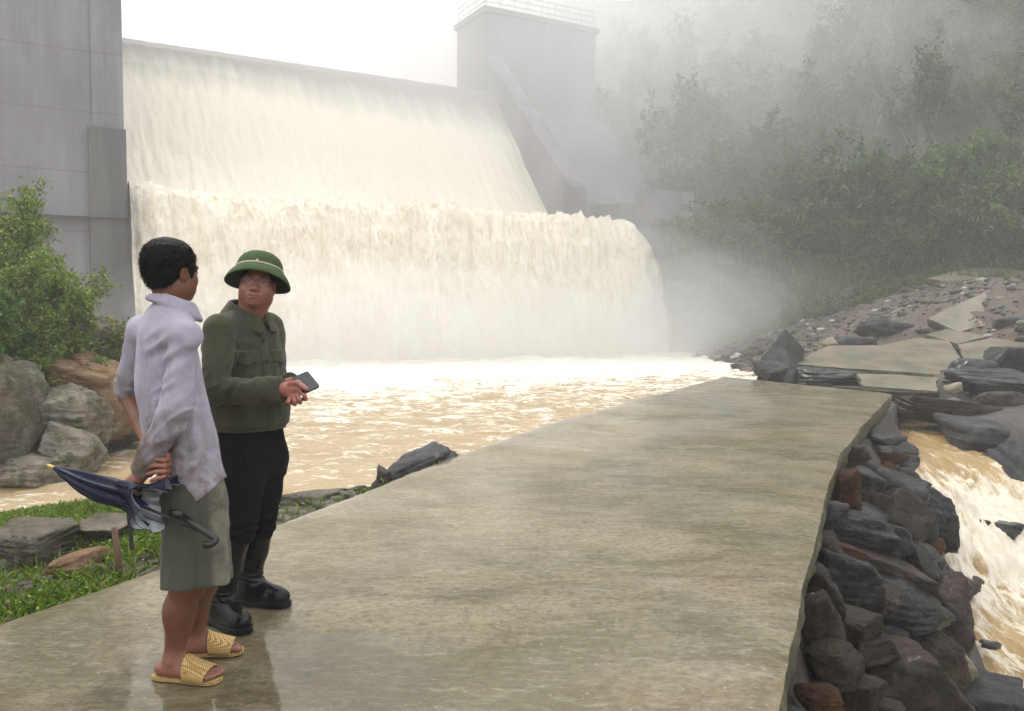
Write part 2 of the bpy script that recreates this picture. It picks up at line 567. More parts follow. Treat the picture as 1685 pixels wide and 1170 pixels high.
tint = np.where((GX[..., None] < 0) & (GY[..., None] < 9.6), np.array([0.05, 0.042, 0.02]), tint)
tint = np.where((GX[..., None] < -5) & (GY[..., None] > 9.6), np.array([0.27, 0.17, 0.095]) * (1 + 0.6 * n_a), tint)
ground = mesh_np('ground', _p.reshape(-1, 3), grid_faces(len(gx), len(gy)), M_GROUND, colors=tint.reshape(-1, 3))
tag(ground, kind='structure')
def ground_z(x, y):
    return float(terrain_h(np.array([x]), np.array([y]))[0])
def hit_ground(x, y, near=2.0, far=80.0, step=0.02, lift=0.0):
    d = ray(x, y); d = d / d[1]
    Ds = np.arange(near, far, step)
    P = CAM[None] + d[None] * Ds[:, None]
    below = P[:, 2] < terrain_h(P[:, 0], P[:, 1]) + lift
    i = int(np.argmax(below)) if below.any() else len(Ds) - 1
    return P[i]

# ================================================================== ROAD slab
road = empty('concrete_road')
tag(road, kind='structure')
NU = 36
u = np.linspace(0, 1, NU)
jl = 0.035 * fbm(P3(rl[:, 0] * 2.2, rl[:, 1] * 2.2, 0 * rl[:, 0]), 4)
jr = 0.035 * fbm(P3(rr[:, 0] * 0.9, rr[:, 1] * 0.9, 0 * rr[:, 0] + 4), 6, 0.62)
dirc = np.gradient(0.5 * (rl + rr), axis=0)
dirc /= np.linalg.norm(dirc, axis=1)[:, None]
perp = np.stack([dirc[:, 1], -dirc[:, 0]], -1)
A = rl + perp * jl[:, None]
B = rr + perp * jr[:, None]
# ragged far end
XY = A[None] * (1 - u[:, None, None]) + B[None] * u[:, None, None]
endj = 0.12 * fbm(P3(u * 5, 0 * u, 0 * u + 2), 4)
fade = np.linspace(0, 1, NV) ** 24
XY = XY + (dirc[None] * (endj[:, None] * fade[None])[..., None])
Z = 0.010 * fbm(P3(XY[..., 0] * 0.6, XY[..., 1] * 0.6, 0 * XY[..., 0]), 3) + 0.003 * fbm(P3(XY[..., 0] * 4, XY[..., 1] * 4, 0 * XY[..., 0]), 3)
edge_drop = 0.018 * (np.exp(-(u / 0.012) ** 2) + np.exp(-((1 - u) / 0.012) ** 2))
Z = Z - edge_drop[:, None]
V = np.concatenate([XY, Z[..., None]], -1).reshape(-1, 3)
road_top = mesh_np('road_surface', V, grid_faces(NU, NV)[:, ::-1].copy(), M_ROAD, road)
# sides: right, left, far end as one skirt with rough broken faces
ring = np.concatenate([[(NU - 1) * NV + j for j in range(NV)], [i * NV + NV - 1 for i in range(NU - 2, -1, -1)], [j for j in range(NV - 2, -1, -1)]])
top = V[ring]
nl = 6
layers = [top + np.array([0, 0, 0.0])]
cen = np.array([*(0.5 * (rl + rr)).mean(0), 0])
outw = np.concatenate([np.repeat(perp[:, :], 1, 0), np.repeat(dirc[-1:], NU - 1, 0), -perp[::-1][1:]])
outw = np.c_[outw, np.zeros(len(outw))]
for l in range(1, nl):
    f = l / (nl - 1)
    q = top.copy()
    q[:, 2] -= 0.23 * f
    n = fbm(q * np.array([3.0, 3.0, 9.0]) + 3, 4)
    q += outw * (0.05 * n + 0.012 - 0.05 * f * f)[:, None]
    layers.append(q)
SV = np.stack(layers, 1)
mesh_np('road_edge', SV.reshape(-1, 3), grid_faces(len(ring), nl)[:, ::-1].copy(), M_SIDE, road)

# ================================================================== WATER pool
def pool_wave(x, y):
    """wave height and foam for the plunge pool; rougher towards the falls"""
    c = x * 0.87 + y * 0.495
    t = (x + 2) * 0.495 - (y - 55.5) * 0.87      # distance out from the dam crest
    near = np.exp(-np.clip(t - 14, 0, 60) / 11.0)
    amp = 0.11 + 0.42 * near
    q = P3(c * 0.55, t * 0.75, 0 * x)
    w = 0.55 * ridged(q * 0.55 + 1, 5) + 0.45 * fbm(q * 1.5 + 4, 4)
    q2 = P3(x * 2.1, y * 2.6, 0 * x)
    w2 = fbm(q2 + 0.4 * w[..., None], 5)
    z = amp * w + 0.06 * w2
    foam = 0.09 + 0.85 * np.exp(-np.clip(t - 17, 0, 60) / 10.0) + 0.50 * w * (0.40 + near) + 0.26 * w2
    return z, foam
py = np.concatenate([np.arange(3.0, 9, 0.12), np.geomspace(9, 52, 330)])
px_ = np.linspace(-1, 1, 420)
PX, PY = np.meshgrid(px_, py, indexing='ij')
xl_ = np.interp(py, [3, 9, 20, 52], [-10, -10, -18, -26])
xr_ = np.interp(py, [3, 6, 8.5, 13, 19.5, 20.5, 24, 30, 52], [-2.3, -0.9, 0.6, 2.6, 6.6, 7.9, 8.6, 9.4, 10.5])
PXW = xl_[None] + (xr_ - xl_)[None] * (PX + 1) / 2
wz, wf = pool_wave(PXW, PY)
PV = P3(PXW, PY, -0.72 + wz)
river = mesh_np('river', PV.reshape(-1, 3), grid_faces(len(px_), len(py)), M_POOL, colors=np.repeat(np.clip(wf, 0, 1.2).reshape(-1, 1), 3, 1))
tag(river, kind='structure')

# rapid beside the road
ry = np.linspace(3.5, 18.2, 430)
rx = np.linspace(0, 1, 240)
RXP, RYP = np.meshgrid(rx, ry, indexing='ij')
x0 = np.interp(ry, [3.5, 8, 12, 15, 16.5, 18.2], [0.9, 2.7, 4.4, 5.8, 6.5, 7.0])
x1 = np.interp(ry, [3.5, 8, 12, 15, 16.5, 18.2], [9.5, 9.3, 9.0, 8.7, 8.6, 8.6])
RXW = x0[None] + (x1 - x0)[None] * RXP
def rapid_z(x, y):
    yy = y + 0.35 * fbm(P3(x * 1.1, y * 0.5, 0 * x + 8), 3) * 1.6 - 0.12 * (x - 6)
    z = np.interp(yy, [3, 6, 8.6, 9.3, 10.4, 11.3, 11.9, 12.7, 13.3, 14.4, 15.5, 18], [-3.1, -2.9, -2.75, -2.65, -2.5, -2.25, -1.75, -1.30, -1.12, -0.98, -0.86, -0.8])
    q = P3(x * 2.0, y * 0.55, 0 * x)
    w = ridged(q + 2, 5)
    w2 = fbm(q * 3.6 + 7, 6, 0.62)
    steep = np.exp(-((yy - 11.9) / 1.0) ** 2)
    far = sstep(15.5, 13, y)
    return z + (0.03 + 0.13 * far) * w + (0.05 + 0.16 * steep) * w2, 0.12 + 0.36 * far * (0.25 + 0.8 * w) + 0.36 * steep + 0.30 * w2
rz, rf = rapid_z(RXW, RYP)
rapid = mesh_np('river_rapid', P3(RXW, RYP, rz).reshape(-1, 3), grid_faces(len(rx), len(ry)), M_RAPID, colors=np.repeat(np.clip(rf, 0, 1.2).reshape(-1, 1), 3, 1))
tag(rapid, kind='structure')

# ================================================================== DAM
DC = np.array([0.8692, 0.4945, 0.0])     # along the crest, to the right
DN = np.array([0.4945, -0.8692, 0.0])    # out of the dam face, downstream
DO = np.array([-2.0, 55.5, 0.0])
UPV = np.array([0, 0, 1.0])
def dam(s, t, z): return DO + DC * s + DN * t + UPV * z
def dam_box(mb, s0, s1, t0, t1, z0, z1):
    mb.prism([dam(s0, t1, z0), dam(s1, t1, z0), dam(s1, t0, z0), dam(s0, t0, z0)], [dam(s0, t1, z1), dam(s1, t1, z1), dam(s1, t0, z1), dam(s0, t0, z1)])
def dam_wall(mb, st, z0, tops):
    """vertical-sided wall: plan quad + per-corner top heights"""
    mb.prism([dam(s, t, z0) for s, t in st], [dam(s, t, z) for (s, t), z in zip(st, tops)])
OG_T = np.array([-3.0, -1.6, -0.6, 0.2, 1.0, 2.2, 4.0, 6.0, 7.8, 8.7, 9.6, 11.5])
OG_Z = np.array([14.6, 15.4, 15.75, 15.7, 15.2, 13.9, 11.4, 8.6, 6.6, 5.9, 5.6, 5.6])
def og(t): return np.interp(t, OG_T, OG_Z)
damo = empty('spillway_dam', tuple(dam(-10, 0, -3)))
tag(damo, 'tall concrete spillway dam with muddy floodwater pouring over its crest', 'dam')
INVD = Matrix.Translation(-Vector(damo.location))
def dpart(mb, name, mat=M_DAM): 
    o = mb.build(name, mat, damo); o.matrix_parent_inverse = INVD; return o
mb = MB()
tt = np.linspace(-3, 11.5, 60)
Vv = [dam(-27, t, og(t) - 0.25) for t in tt] + [dam(3.6, t, og(t) - 0.25) for t in tt]
mb.poly(Vv, [(i, i + 60, i + 61, i + 1) for i in range(59)])
mb.poly([dam(-27, -3, -3), dam(3.6, -3, -3), dam(3.6, -3, 14.35), dam(-27, -3, 14.35)], [(0, 1, 2, 3)])
dpart(mb, 'spillway_face')
mb = MB(); dam_box(mb, -22.05, 3.6, 10.8, 11.55, -3.2, 5.42)
dpart(mb, 'lower_weir_wall', M_DAMDARK)
# right pier with railing, sloping training wall, lower wing walls
mb = MB(); dam_box(mb, 0.35, 9.0, -4.2, -0.05, -3, 21.0); dpart(mb, 'right_pier')
mb = MB(); dam_box(mb, 0.2, 9.2, -4.4, 0.12, 21.002, 21.35); dpart(mb, 'pier_coping')
mb = MB()
dam_wall(mb, [(0.35, 0.0), (0.35, 9.8), (1.5, 9.8), (1.5, 0.0)], -3, [18.3, 8.6, 8.6, 18.3]); dpart(mb, 'sloping_training_wall')
mb = MB()
dam_wall(mb, [(1.55, 0.0), (1.55, 7.2), (9.5, 7.2), (9.5, 0.0)], -3, [15.0, 8.2, 8.2, 15.0]); dpart(mb, 'sloping_abutment')
mb = MB(); dam_box(mb, 3.65, 7.4, 7.3, 9.9, -3, 7.9); dpart(mb, 'lower_wing_wall')
mb = MB(); dam_box(mb, 4.7, 7.7, 9.95, 11.6, -3, 8.5); dpart(mb, 'lower_wing_wall')
mb = MB()
for z in (21.75, 22.15, 22.5): mb.tube([dam(0.5, -0.2, z), dam(9.0, -0.2, z)], 0.045, 6)
for k in range(9): mb.tube([dam(0.5 + k * 1.06, -0.2, 21.3), dam(0.5 + k * 1.06, -0.2, 22.5)], 0.05, 6)
for z in (21.75, 22.15, 22.5): mb.tube([dam(0.45, -0.2, z), dam(0.45, -4.2, z)], 0.045, 6)
for k in range(4): mb.tube([dam(0.45, -0.2 - 1.3 * k, 21.3), dam(0.45, -0.2 - 1.3 * k, 22.5)], 0.05, 6)
k_ = NT('galvanised_rail', 0.5, (0.55, 0.56, 0.58)); dpart(mb, 'railing', k_.m)
# left pier and the retaining wall that runs on out of the frame
CL = np.array([-15.75, 34.95, 0])          # its corner beside the lower weir
def lp(a, b, z): return CL + DC * a + DN * b + UPV * z
mb = MB()
mb.prism([lp(-1.15, 0, -3), lp(0, 0, -3), lp(0, -16, -3), lp(-1.15, -16, -3)], [lp(-1.15, 0, 23), lp(0, 0, 23), lp(0, -16, 23), lp(-1.15, -16, 23)])
dpart(mb, 'left_pier')
mb = MB()
a0 = lp(-1.152, -0.12, 0); a1 = a0 + np.array([-9.5, -5.6, 0]); a2 = a1 + np.array([-2, 4, 0]); a3 = lp(-1.152, -15, 0)
mb.prism([p + UPV * -3 for p in (a1, a0, a3, a2)], [p + UPV * 23 for p in (a1, a0, a3, a2)])
dpart(mb, 'left_retaining_wall')
mb = MB()
mb.prism([lp(-1.32, 0.22, -3), lp(0.06, 0.22, -3), lp(0.06, -0.6, -3), lp(-1.32, -0.6, -3)], [lp(-1.32, 0.22, 8.95), lp(0.06, 0.22, 8.95), lp(0.06, -0.6, 8.95), lp(-1.32, -0.6, 8.95)])
dpart(mb, 'pier_plinth', M_DAMDARK)
# reservoir surface behind the crest
mb = MB()
mb.poly([dam(-60, -3.0, 15.9), dam(0.3, -3.0, 15.9), dam(0.3, -140, 15.9), dam(-60, -140, 15.9)], [(0, 1, 2, 3)])
tag(mb.build('reservoir', M_POOL), kind='structure')

# ---- water over the spillway
def flow_attr(o, uv):
    a = o.data.attributes.new('flow', 'FLOAT_VECTOR', 'POINT')
    v = np.zeros((len(uv), 3), dtype=np.float32); v[:, :2] = uv
    a.data.foreach_set('vector', v.ravel())
ns, nt = 260, 190
S, T = np.meshgrid(np.linspace(-24.5, 0.33, ns), np.linspace(-3, 10.6, nt), indexing='ij')
ln = np.cumsum(np.r_[0, np.hypot(np.diff(T[0]), np.diff(og(T[0])))])
Lf = np.broadcast_to(ln, S.shape)
q = P3(S * 1.3, Lf * 0.22, 0 * S)
thick = 0.12 + 0.07 * ridged(q + 3, 4) + 0.06 * fbm(q * P3(3.1, 2.0, 1.0) + 8, 4)
grow = sstep(0.0, 6.0, T)
z = og(T) + 0.12 + thick * (0.35 + 1.6 * grow) + 0.5 * sstep(7.0, 10, T) * (1 + fbm(P3(S * 1.1, Lf * 0.8, 0 * S + 5), 4))
z = z - 1.3 * sstep(9.4, 10.6, T)
pts = DO + DC * S[..., None] + DN * (T + 0.5 * thick * grow)[..., None] + UPV * z[..., None]
aer = sstep(0.6, 4.8, T + 0.45 * fbm(P3(S * 1.4, S * 0 + 3, S * 0), 4) + 0.5 * fbm(P3(S * 0.35, S * 0 + 1, S * 0), 3) + 0.035 * (-S - 10))
ws = mesh_np('spillway_water', pts.reshape(-1, 3), grid_faces(ns, nt), M_FALL_UP, colors=np.repeat(aer.reshape(-1, 1), 3, 1))
flow_attr(ws, np.stack([S.ravel(), Lf.ravel()], -1))
tag(ws, 'tall pale sheet of floodwater sliding down the upper spillway face', 'waterfall')

# ---- curtain over the lower weir: plan line turns back round its right end
ns, nt = 520, 170
sl = np.linspace(-22.0, 5.6, ns)
s_line = np.where(sl < 2.4, sl, 2.4 + 1.9 * np.sin(np.clip((sl - 2.4) / 1.9, 0, math.pi / 2)))
t_line = np.where(sl < 2.4, 0.0, -1.9 * (1 - np.cos(np.clip((sl - 2.4) / 1.9, 0, math.pi / 2))))
ang = np.where(sl < 2.4, 0, np.clip((sl - 2.4) / 1.9, 0, math.pi / 2))
v = np.linspace(0, 1, nt)
prof_r = np.interp(v, [0, 0.10, 0.2, 0.30, 0.42, 0.6, 0.8, 1.0], [-2.6, -1.2, -0.2, 0.55, 1.15, 1.7, 2.1, 2.35])
prof_z = np.interp(v, [0, 0.10, 0.2, 0.30, 0.42, 0.6, 0.8, 1.0], [6.0, 6.6, 6.55, 6.15, 5.1, 3.1, 0.9, -1.3])
SS, VVv = np.meshgrid(sl, v, indexing='ij')
arc = np.cumsum(np.r_[0, np.hypot(np.diff(prof_r), np.diff(prof_z))])
LL = np.broadcast_to(arc, SS.shape)
lump = fbm(P3(SS * 0.40, LL * 0.22, 0 * SS + 2), 5)
tex = fbm(P3(SS * 2.2, LL * 0.55, 0 * SS + 6), 6, 0.6)
fine = ridged(P3(SS * 4.2, LL * 1.6, 0 * SS + 1), 4)
crestw = np.exp(-((VVv - 0.2) / 0.14) ** 2)
amp = 0.30 + 0.40 * sstep(0.05, 0.6, VVv)
rr_ = prof_r[None] + amp * (0.9 * lump + 0.55 * tex) + 0.06 * fine
zz = prof_z[None] + crestw * (0.55 * lump + 0.45 * tex + 0.18 * fine) + 0.10 * tex
left_thin = sstep(-19.2, -22.2, SS)           # hardly any water at the far left
rr_ = rr_ - 0.8 * left_thin * sstep(0.15, 0.6, VVv)
zz = zz - 0.45 * left_thin * (1 - VVv) * sstep(0.2, 0.45, VVv)
endf = sstep(3.6, 5.6, SS)
zz = zz - endf * (0.5 + 0.2 * tex) * (1 - VVv)
dirv = DN * np.cos(ang)[:, None] + DC * np.sin(ang)[:, None]
base = DO + DC * s_line[:, None] + DN * (11.5 + t_line)[:, None]
CV = base[:, None, :] + dirv[:, None, :] * rr_[..., None] + UPV * zz[..., None]
strand = fbm(P3(SS * 3.6, LL * 0.22, 0 * SS + 9), 5, 0.65) + 0.45 * tex
aer = 0.95 - left_thin * (0.50 - 0.35 * strand)
F = grid_faces(ns, nt)
gap = (left_thin > 2.0)
keep = ~gap.reshape(-1)[F].any(1)
cw = mesh_np('weir_curtain', CV.reshape(-1, 3), F[keep], M_FALL_LOW, colors=np.repeat(aer.reshape(-1, 1), 3, 1))
flow_attr(cw, np.stack([SS.ravel(), LL.ravel()], -1))
tag(cw, 'churning cream curtain of water falling over the lower weir', 'waterfall')

# ================================================================== BROKEN SLABS beyond the road end
def slab(name, pts, th, label, cat='slab', group=None):
    """pts: (px, py, D) corners of the top face; edges are roughened, the sides broken"""
    T_ = np.array([atD(*p) for p in pts])
    n = np.cross(T_[1] - T_[0], T_[2] - T_[0]); 
    if n[2] < 0: T_ = T_[::-1]
    c = T_.mean(0)
    # least-squares plane so that the top is flat
    u_, s_, vt = np.linalg.svd(T_ - c); nn = vt[2] * np.sign(vt[2][2])
    T_ = T_ - ((T_ - c) @ nn)[:, None] * nn
    m = []
    for a, b in zip(T_, np.roll(T_, -1, 0)):
        k = max(3, int(np.linalg.norm(b - a) / 0.09))
        for i in range(k):
            m.append(a + (b - a) * i / k)
    m = np.array(m)
    inw = (c - m); inw /= np.linalg.norm(inw, axis=1)[:, None]
    seed = float(c[0] * 3.7)
    m = m + inw * (0.09 * fbm(m * 1.6 + seed, 4))[:, None]
    n = len(m)
    rings = []
    for f, ins in ((0, 0.5), (0, 0.15), (0, 0.02), (0.02, 0.0), (0.25, -0.01), (0.55, 0.02), (0.8, 0.05), (1, 0.12), (1.0, 0.6)):
        q = m + inw * np.minimum(ins, 0.8 * np.linalg.norm(c - m, axis=1))[:, None] - nn * th * f
        if 0 < f < 1: q = q + inw * (0.06 * fbm(q * 4 + seed, 4))[:, None]
        if f == 0: q = q + nn * (0.012 * fbm(q * 1.5, 3))[:, None]
        rings.append(q)
    Vs = np.concatenate(rings + [[c], [c - nn * th]])
    K = len(rings)
    Fs = []
    for r_ in range(K - 1):
        for i in range(n):
            j = (i + 1) % n
            Fs.append((r_ * n + i, (r_ + 1) * n + i, (r_ + 1) * n + j, r_ * n + j))
    for i in range(n):
        j = (i + 1) % n
        Fs.append((K * n, i, j)); Fs.append((K * n + 1, (K - 1) * n + j, (K - 1) * n + i))
    loc = c - nn * th
    o = mesh_np(name, Vs - loc, Fs, M_SLAB, smooth=False)
    o.data.materials.append(M_SIDE)
    mi = np.zeros(len(Fs), dtype=np.int32)
    mi[3 * n:] = 1
    mi[len(Fs) - 2 * n::2] = 0
    o.data.polygons.foreach_set('material_index', mi)
    o.location = loc
    return tag(o, label, cat, group)
k = NT('pale_concrete_slab', 0.6)
co = k.coord()
c = k.ramp(k.noise(1.1, 6, 0.6, co, 0.4), [(0.34, (0.075, 0.064, 0.036)), (0.5, (0.145, 0.128, 0.08)), (0.66, (0.20, 0.18, 0.125))])
k.set('Base Color', k.mix(k.ramp(k.noise(24, 5, 0.7, co), [(0.4, 0.4), (0.6, 0)]), c, (0.12, 0.11, 0.08)))
k.set('Coat Weight', 0.5); k.set('Coat Roughness', 0.25); k.set('Coat IOR', 1.33)
k.bump(k.noise(30, 5, 0.7, co), 0.4, 0.02)
M_SLAB = k.m
slab('concrete_chunk', [(1304, 594, 20.6), (1362, 570, 24.0), (1453, 571, 24.5), (1508, 553, 26.5), (1561, 561, 26.0), (1584, 589, 22.0), (1543, 619, 19.6), (1484, 614, 19.9), (1405, 605, 20.1)], 0.3,
     'large cracked concrete road slab lying tilted beyond the broken road end')
slab('concrete_chunk', [(1412, 615, 18.9), (1484, 616.5, 18.8), (1542, 621, 18.5), (1542, 644, 17.2), (1419, 635, 17.6)], 0.24,
     'small oblong concrete slab snapped off the large cracked slab')
slab('concrete_chunk', [(1586, 590, 22.6), (1576, 568, 25.6), (1646, 551, 28.0), (1720, 556, 28.0), (1720, 570, 25.5), (1638, 600, 21.5), (1590, 598, 21.8)], 0.3,
     'flat grey-brown road slab between the large cracked slab and dark rubble')
slab('concrete_chunk', [(1524, 551, 27.0), (1596, 528, 30.0), (1645, 549, 28.4), (1577, 565, 26.2)], 0.3,
     'tilted road slab resting against the upper edge of the large cracked slab')
slab('concrete_chunk', [(1526, 526, 29.0), (1632, 474, 30.5), (1660, 527, 28.6), (1578, 542, 28.0)], 0.35,
     'pale concrete slab standing up steeply on the gravel bank', )
fr = slab('upper_road', [(1526, 457, 38.0), (1593, 442, 41.0), (1800, 432, 43.0), (1800, 474, 36.0), (1595, 468, 36.5)], 0.3, None, None)
fr['kind'] = 'structure'
# ================================================================== ROCKS
_ico = {}
def ico_dirs(sub):
    if sub not in _ico:
        bm = bmesh.new(); bmesh.ops.create_icosphere(bm, subdivisions=sub, radius=1.0)
        _ico[sub] = (np.array([v.co[:] for v in bm.verts]), np.array([[v.index for v in f.verts] for f in bm.faces]))
        bm.free()
    return _ico[sub]
def rock_verts(seed, sub=4, planes=9, sharp=26, strata=0.07, rough=0.12):
    rs = np.random.RandomState(seed)
    D, F = ico_dirs(sub)
    N = rs.normal(size=(planes, 3)); N /= np.linalg.norm(N, axis=1)[:, None]
    N = np.concatenate([N, [[0, 0, 1], [0, 0, -1], [1, 0, 0], [-1, 0, 0], [0, 1, 0], [0, -1, 0]] + 0.22 * rs.normal(size=(6, 3))])
    N /= np.linalg.norm(N, axis=1)[:, None]
    off = np.r_[rs.uniform(0.72, 1.05, planes), rs.uniform(0.8, 0.95, 6)]
    q = np.maximum(D @ N.T, 0) / off
    r = (q ** sharp).sum(1) ** (-1.0 / sharp)
    o = rs.uniform(0, 50, 3)
    V = D * r[:, None]
    n = rough * fbm(V * 2.2 + o, 6, 0.55) + rough * 0.6 * ridged(V * 3.5 + o, 5, 0.6)
    n = n + (0.028 * ridged(V * 8.5 + o, 3, 0.6) if sub >= 4 else 0)
    tl = rs.normal(size=3) * 0.25 + [0, 0, 1]
    lay = V @ tl
    st = strata * pnoise(P3(lay * 7 + o[0], 0.7 * V[:, 0] + o[1], 0.7 * V[:, 1] + o[2])) + 0.5 * strata * pnoise(P3(lay * 17, V[:, 0] * 1.2 + o[1], V[:, 1] * 1.2))
    V = V * (1 + n + st)[:, None]
    return V, F
def mat_rock(name, c0, c1, c2, rough=0.45, moss=None, coat=0.35, sc=1.0):
    k = NT(name, rough, spec=0.2)
    co = k.coord(scale=(sc, sc, sc))
    lay = k.coord(scale=(2.2 * sc, 2.2 * sc, 15 * sc), rot=(0.2, 0.1, 0))
    a = k.noise(2.6, 6, 0.65, co, 0.5)
    b = k.noise(1.4, 6, 0.65, lay, 0.6)
    c = k.ramp(a, [(0.32, c0), (0.52, c1), (0.72, c2)])
    c = k.mix(k.ramp(b, [(0.36, 0.55), (0.56, 0)]), c, tuple(x * 0.42 for x in c0))
    c = k.mix(k.ramp(k.noise(30, 4, 0.7, co), [(0.55, 0), (0.75, 0.35)]), c, tuple(min(1, x * 1.8) for x in c2))
    if moss:
        mm = k.math('MULTIPLY', k.ramp(k.noise(3.4, 6, 0.7, k.coord(loc=(3, 1, 2))), [(0.5, 0), (0.6, 1)]), moss)
        c = k.mix(mm, c, k.ramp(k.noise(40, 3, 0.6, co), [(0.3, (0.025, 0.035, 0.008)), (0.7, (0.09, 0.10, 0.02))]))
    k.set('Base Color', c)
    k.set('Coat Weight', coat * 0.4); k.set('Coat Roughness', 0.16); k.set('Coat IOR', 1.33)
    p = k.bump(b, 0.85, 0.05, None)
    k.bump(k.noise(22, 7, 0.75, co), 1.0, 0.05, 'Normal', p)
    return k.m
M_SLATE = mat_rock('wet_dark_slate', (0.009, 0.010, 0.011), (0.030, 0.031, 0.032), (0.11, 0.11, 0.108), 0.35, None, 1.2)
M_GREY = mat_rock('grey_schist', (0.035, 0.036, 0.038), (0.068, 0.069, 0.072), (0.12, 0.12, 0.122), 0.5, None, 0.3)
M_BROWN = mat_rock('brown_schist', (0.020, 0.014, 0.011), (0.052, 0.038, 0.030), (0.12, 0.096, 0.08), 0.5, 0.25, 0.35)
M_PURP = mat_rock('purple_brown_stone', (0.038, 0.026, 0.022), (0.075, 0.053, 0.044), (0.12, 0.09, 0.075), 0.5, None, 0.4)
M_RUST = mat_rock('rusty_clay', (0.028, 0.014, 0.007), (0.085, 0.037, 0.015), (0.17, 0.082, 0.034), 0.8, None, 0.0)
M_CREAM = mat_rock('pale_cream_stone', (0.30, 0.25, 0.16), (0.44, 0.39, 0.28), (0.55, 0.51, 0.41), 0.6, None, 0.2)
M_LIME = mat_rock('weathered_grey_boulder', (0.095, 0.080, 0.058), (0.19, 0.168, 0.132), (0.32, 0.295, 0.245), 0.7, 0.55, 0.1, 0.8)
M_LIMEP = mat_rock('pale_grey_boulder', (0.17, 0.150, 0.115), (0.31, 0.28, 0.23), (0.44, 0.415, 0.36), 0.7, 0.75, 0.1, 0.8)
M_CLAY = mat_rock('orange_earth', (0.20, 0.115, 0.055), (0.34, 0.215, 0.12), (0.46, 0.32, 0.20), 0.85, 0.15, 0.0, 0.9)

def img_rot(deg, yaw=0.0, tip=0.0):
    """turn in the view plane (clockwise degrees as seen), then about up, then towards the viewer"""
    return Matrix.Rotation(R(yaw), 3, 'Z') @ Matrix.Rotation(R(deg), 3, 'Y') @ Matrix.Rotation(R(tip), 3, 'X')
def rock_obj(name, P, size, deg, seed, mat, parent=None, sub=4, yaw=0, tip=0, **kw):
    V, F = rock_verts(seed, sub, **kw)
    M3 = np.array(img_rot(deg, yaw, tip))
    V = (V * np.array(size)) @ M3.T
    o = mesh_np(name, V, F, mat, None, smooth=False)
    if parent is not None:
        o.parent = parent
        o.location = Vector(P) - parent.location
    else:
        o.location = P
    return o
def px_size(w, h, D, depth=None):
    a, b = w / 2 * D / FPX, h / 2 * D / FPX
    return (a, depth if depth is not None else 0.8 * (a * b) ** 0.5 + 0.25 * max(a, b), b)

# ---- stone embankment under the right-hand edge of the road
emb = empty('stone_embankment', (2.6, 7.5, -2.4))
tag(emb, 'rough embankment of loose wet stones under the undercut downstream edge of the road', 'embankment')
EM = [  # px, py, w, h, turn, material, lift
    (1452, 722, 66, 22, 4, M_SLATE), (1404, 748, 50, 34, -20, M_BROWN), (1388, 812, 42, 78, 0, M_RUST), (1418, 788, 50, 40, 25, M_SLATE),
    (1462, 806, 108, 66, 18, M_SLATE), (1482, 852, 78, 74, 30, M_BROWN), (1440, 836, 62, 50, 10, M_BROWN),
    (1412, 876, 112, 66, 16, M_GREY), (1384, 914, 74, 36, 8, M_RUST), (1468, 890, 60, 46, 20, M_SLATE), (1486, 904, 30, 26, 0, M_RUST),
    (1448, 942, 128, 52, 20, M_PURP), (1396, 962, 104, 84, 5, M_SLATE), (1512, 930, 62, 66, 30, M_SLATE), (1530, 968, 62, 116, -32, M_SLATE),
    (1482, 1012, 124, 92, 8, M_SLATE), (1560, 1030, 62, 140, 6, M_PURP), (1342, 960, 38, 70, 0, M_BROWN), (1348, 1026, 66, 92, -24, M_BROWN),
    (1372, 1092, 84, 66, 10, M_BROWN), (1424, 1070, 90, 50, 5, M_BROWN), (1480, 1128, 116, 176, -38, M_PURP), (1534, 1092, 78, 140, -40, M_BROWN),
    (1556, 1086, 50, 84, -35, M_CREAM), (1336, 988, 22, 20, 0, M_CREAM), (1602, 1156, 120, 90, 12, M_GREY), (1408, 1140, 70, 60, 0, M_BROWN),
    (1350, 1150, 70, 44, 0, M_RUST), (1440, 1175, 80, 50, 0, M_BROWN), (1530, 1160, 70, 80, -20, M_BROWN), (1300, 1178, 40, 30, 0, M_GREY),
    (1396, 1030, 80, 50, 0, M_BROWN), (1440, 985, 70, 40, 10, M_BROWN), (1500, 870, 40, 60, 10, M_SLATE), (1355, 900, 40, 50, 0, M_BROWN), (1368, 850, 34, 44, 0, M_GREY),
]
for i, (x, y, w, h, dg, m) in enumerate(EM):
    P = hit_ground(x, y, 2.5, 20, 0.02, 0.26)
    D = P[1]
    big = max(w, h) > 60
    sz = px_size(w * 1.12, h * 1.12, D)
    rock_obj('stone', P, sz, dg, 100 + i, m, emb, 5 if big and D < 9 else 4, yaw=random.Random(i).uniform(-25, 25), strata=0.075 if m in (M_SLATE, M_GREY) else 0.05)
rs = np.random.RandomState(3)
n_f = 0
while n_f < 95:
    t = rs.uniform(0.2, 0.97)
    c = resample(rr, 200)[int(t * 199)]
    d = rs.uniform(0.05, 1.25)
    x, y = c[0] + d * 0.91, c[1] - d * 0.38
    if y < 3.0 or y > 17: continue
    z = ground_z(x, y)
    s_ = rs.uniform(0.05, 0.17) * (1.0 + 0.03 * y)
    m = [M_SLATE, M_SLATE, M_BROWN, M_BROWN, M_GREY, M_PURP, M_RUST][rs.randint(7)]
    rock_obj('stone', (x, y, z + 0.02), (s_ * rs.uniform(1, 1.7), s_ * rs.uniform(0.8, 1.3), s_ * rs.uniform(0.5, 0.9)), rs.uniform(-30, 30), 300 + n_f, m, emb, 3, yaw=rs.uniform(0, 180))
    n_f += 1

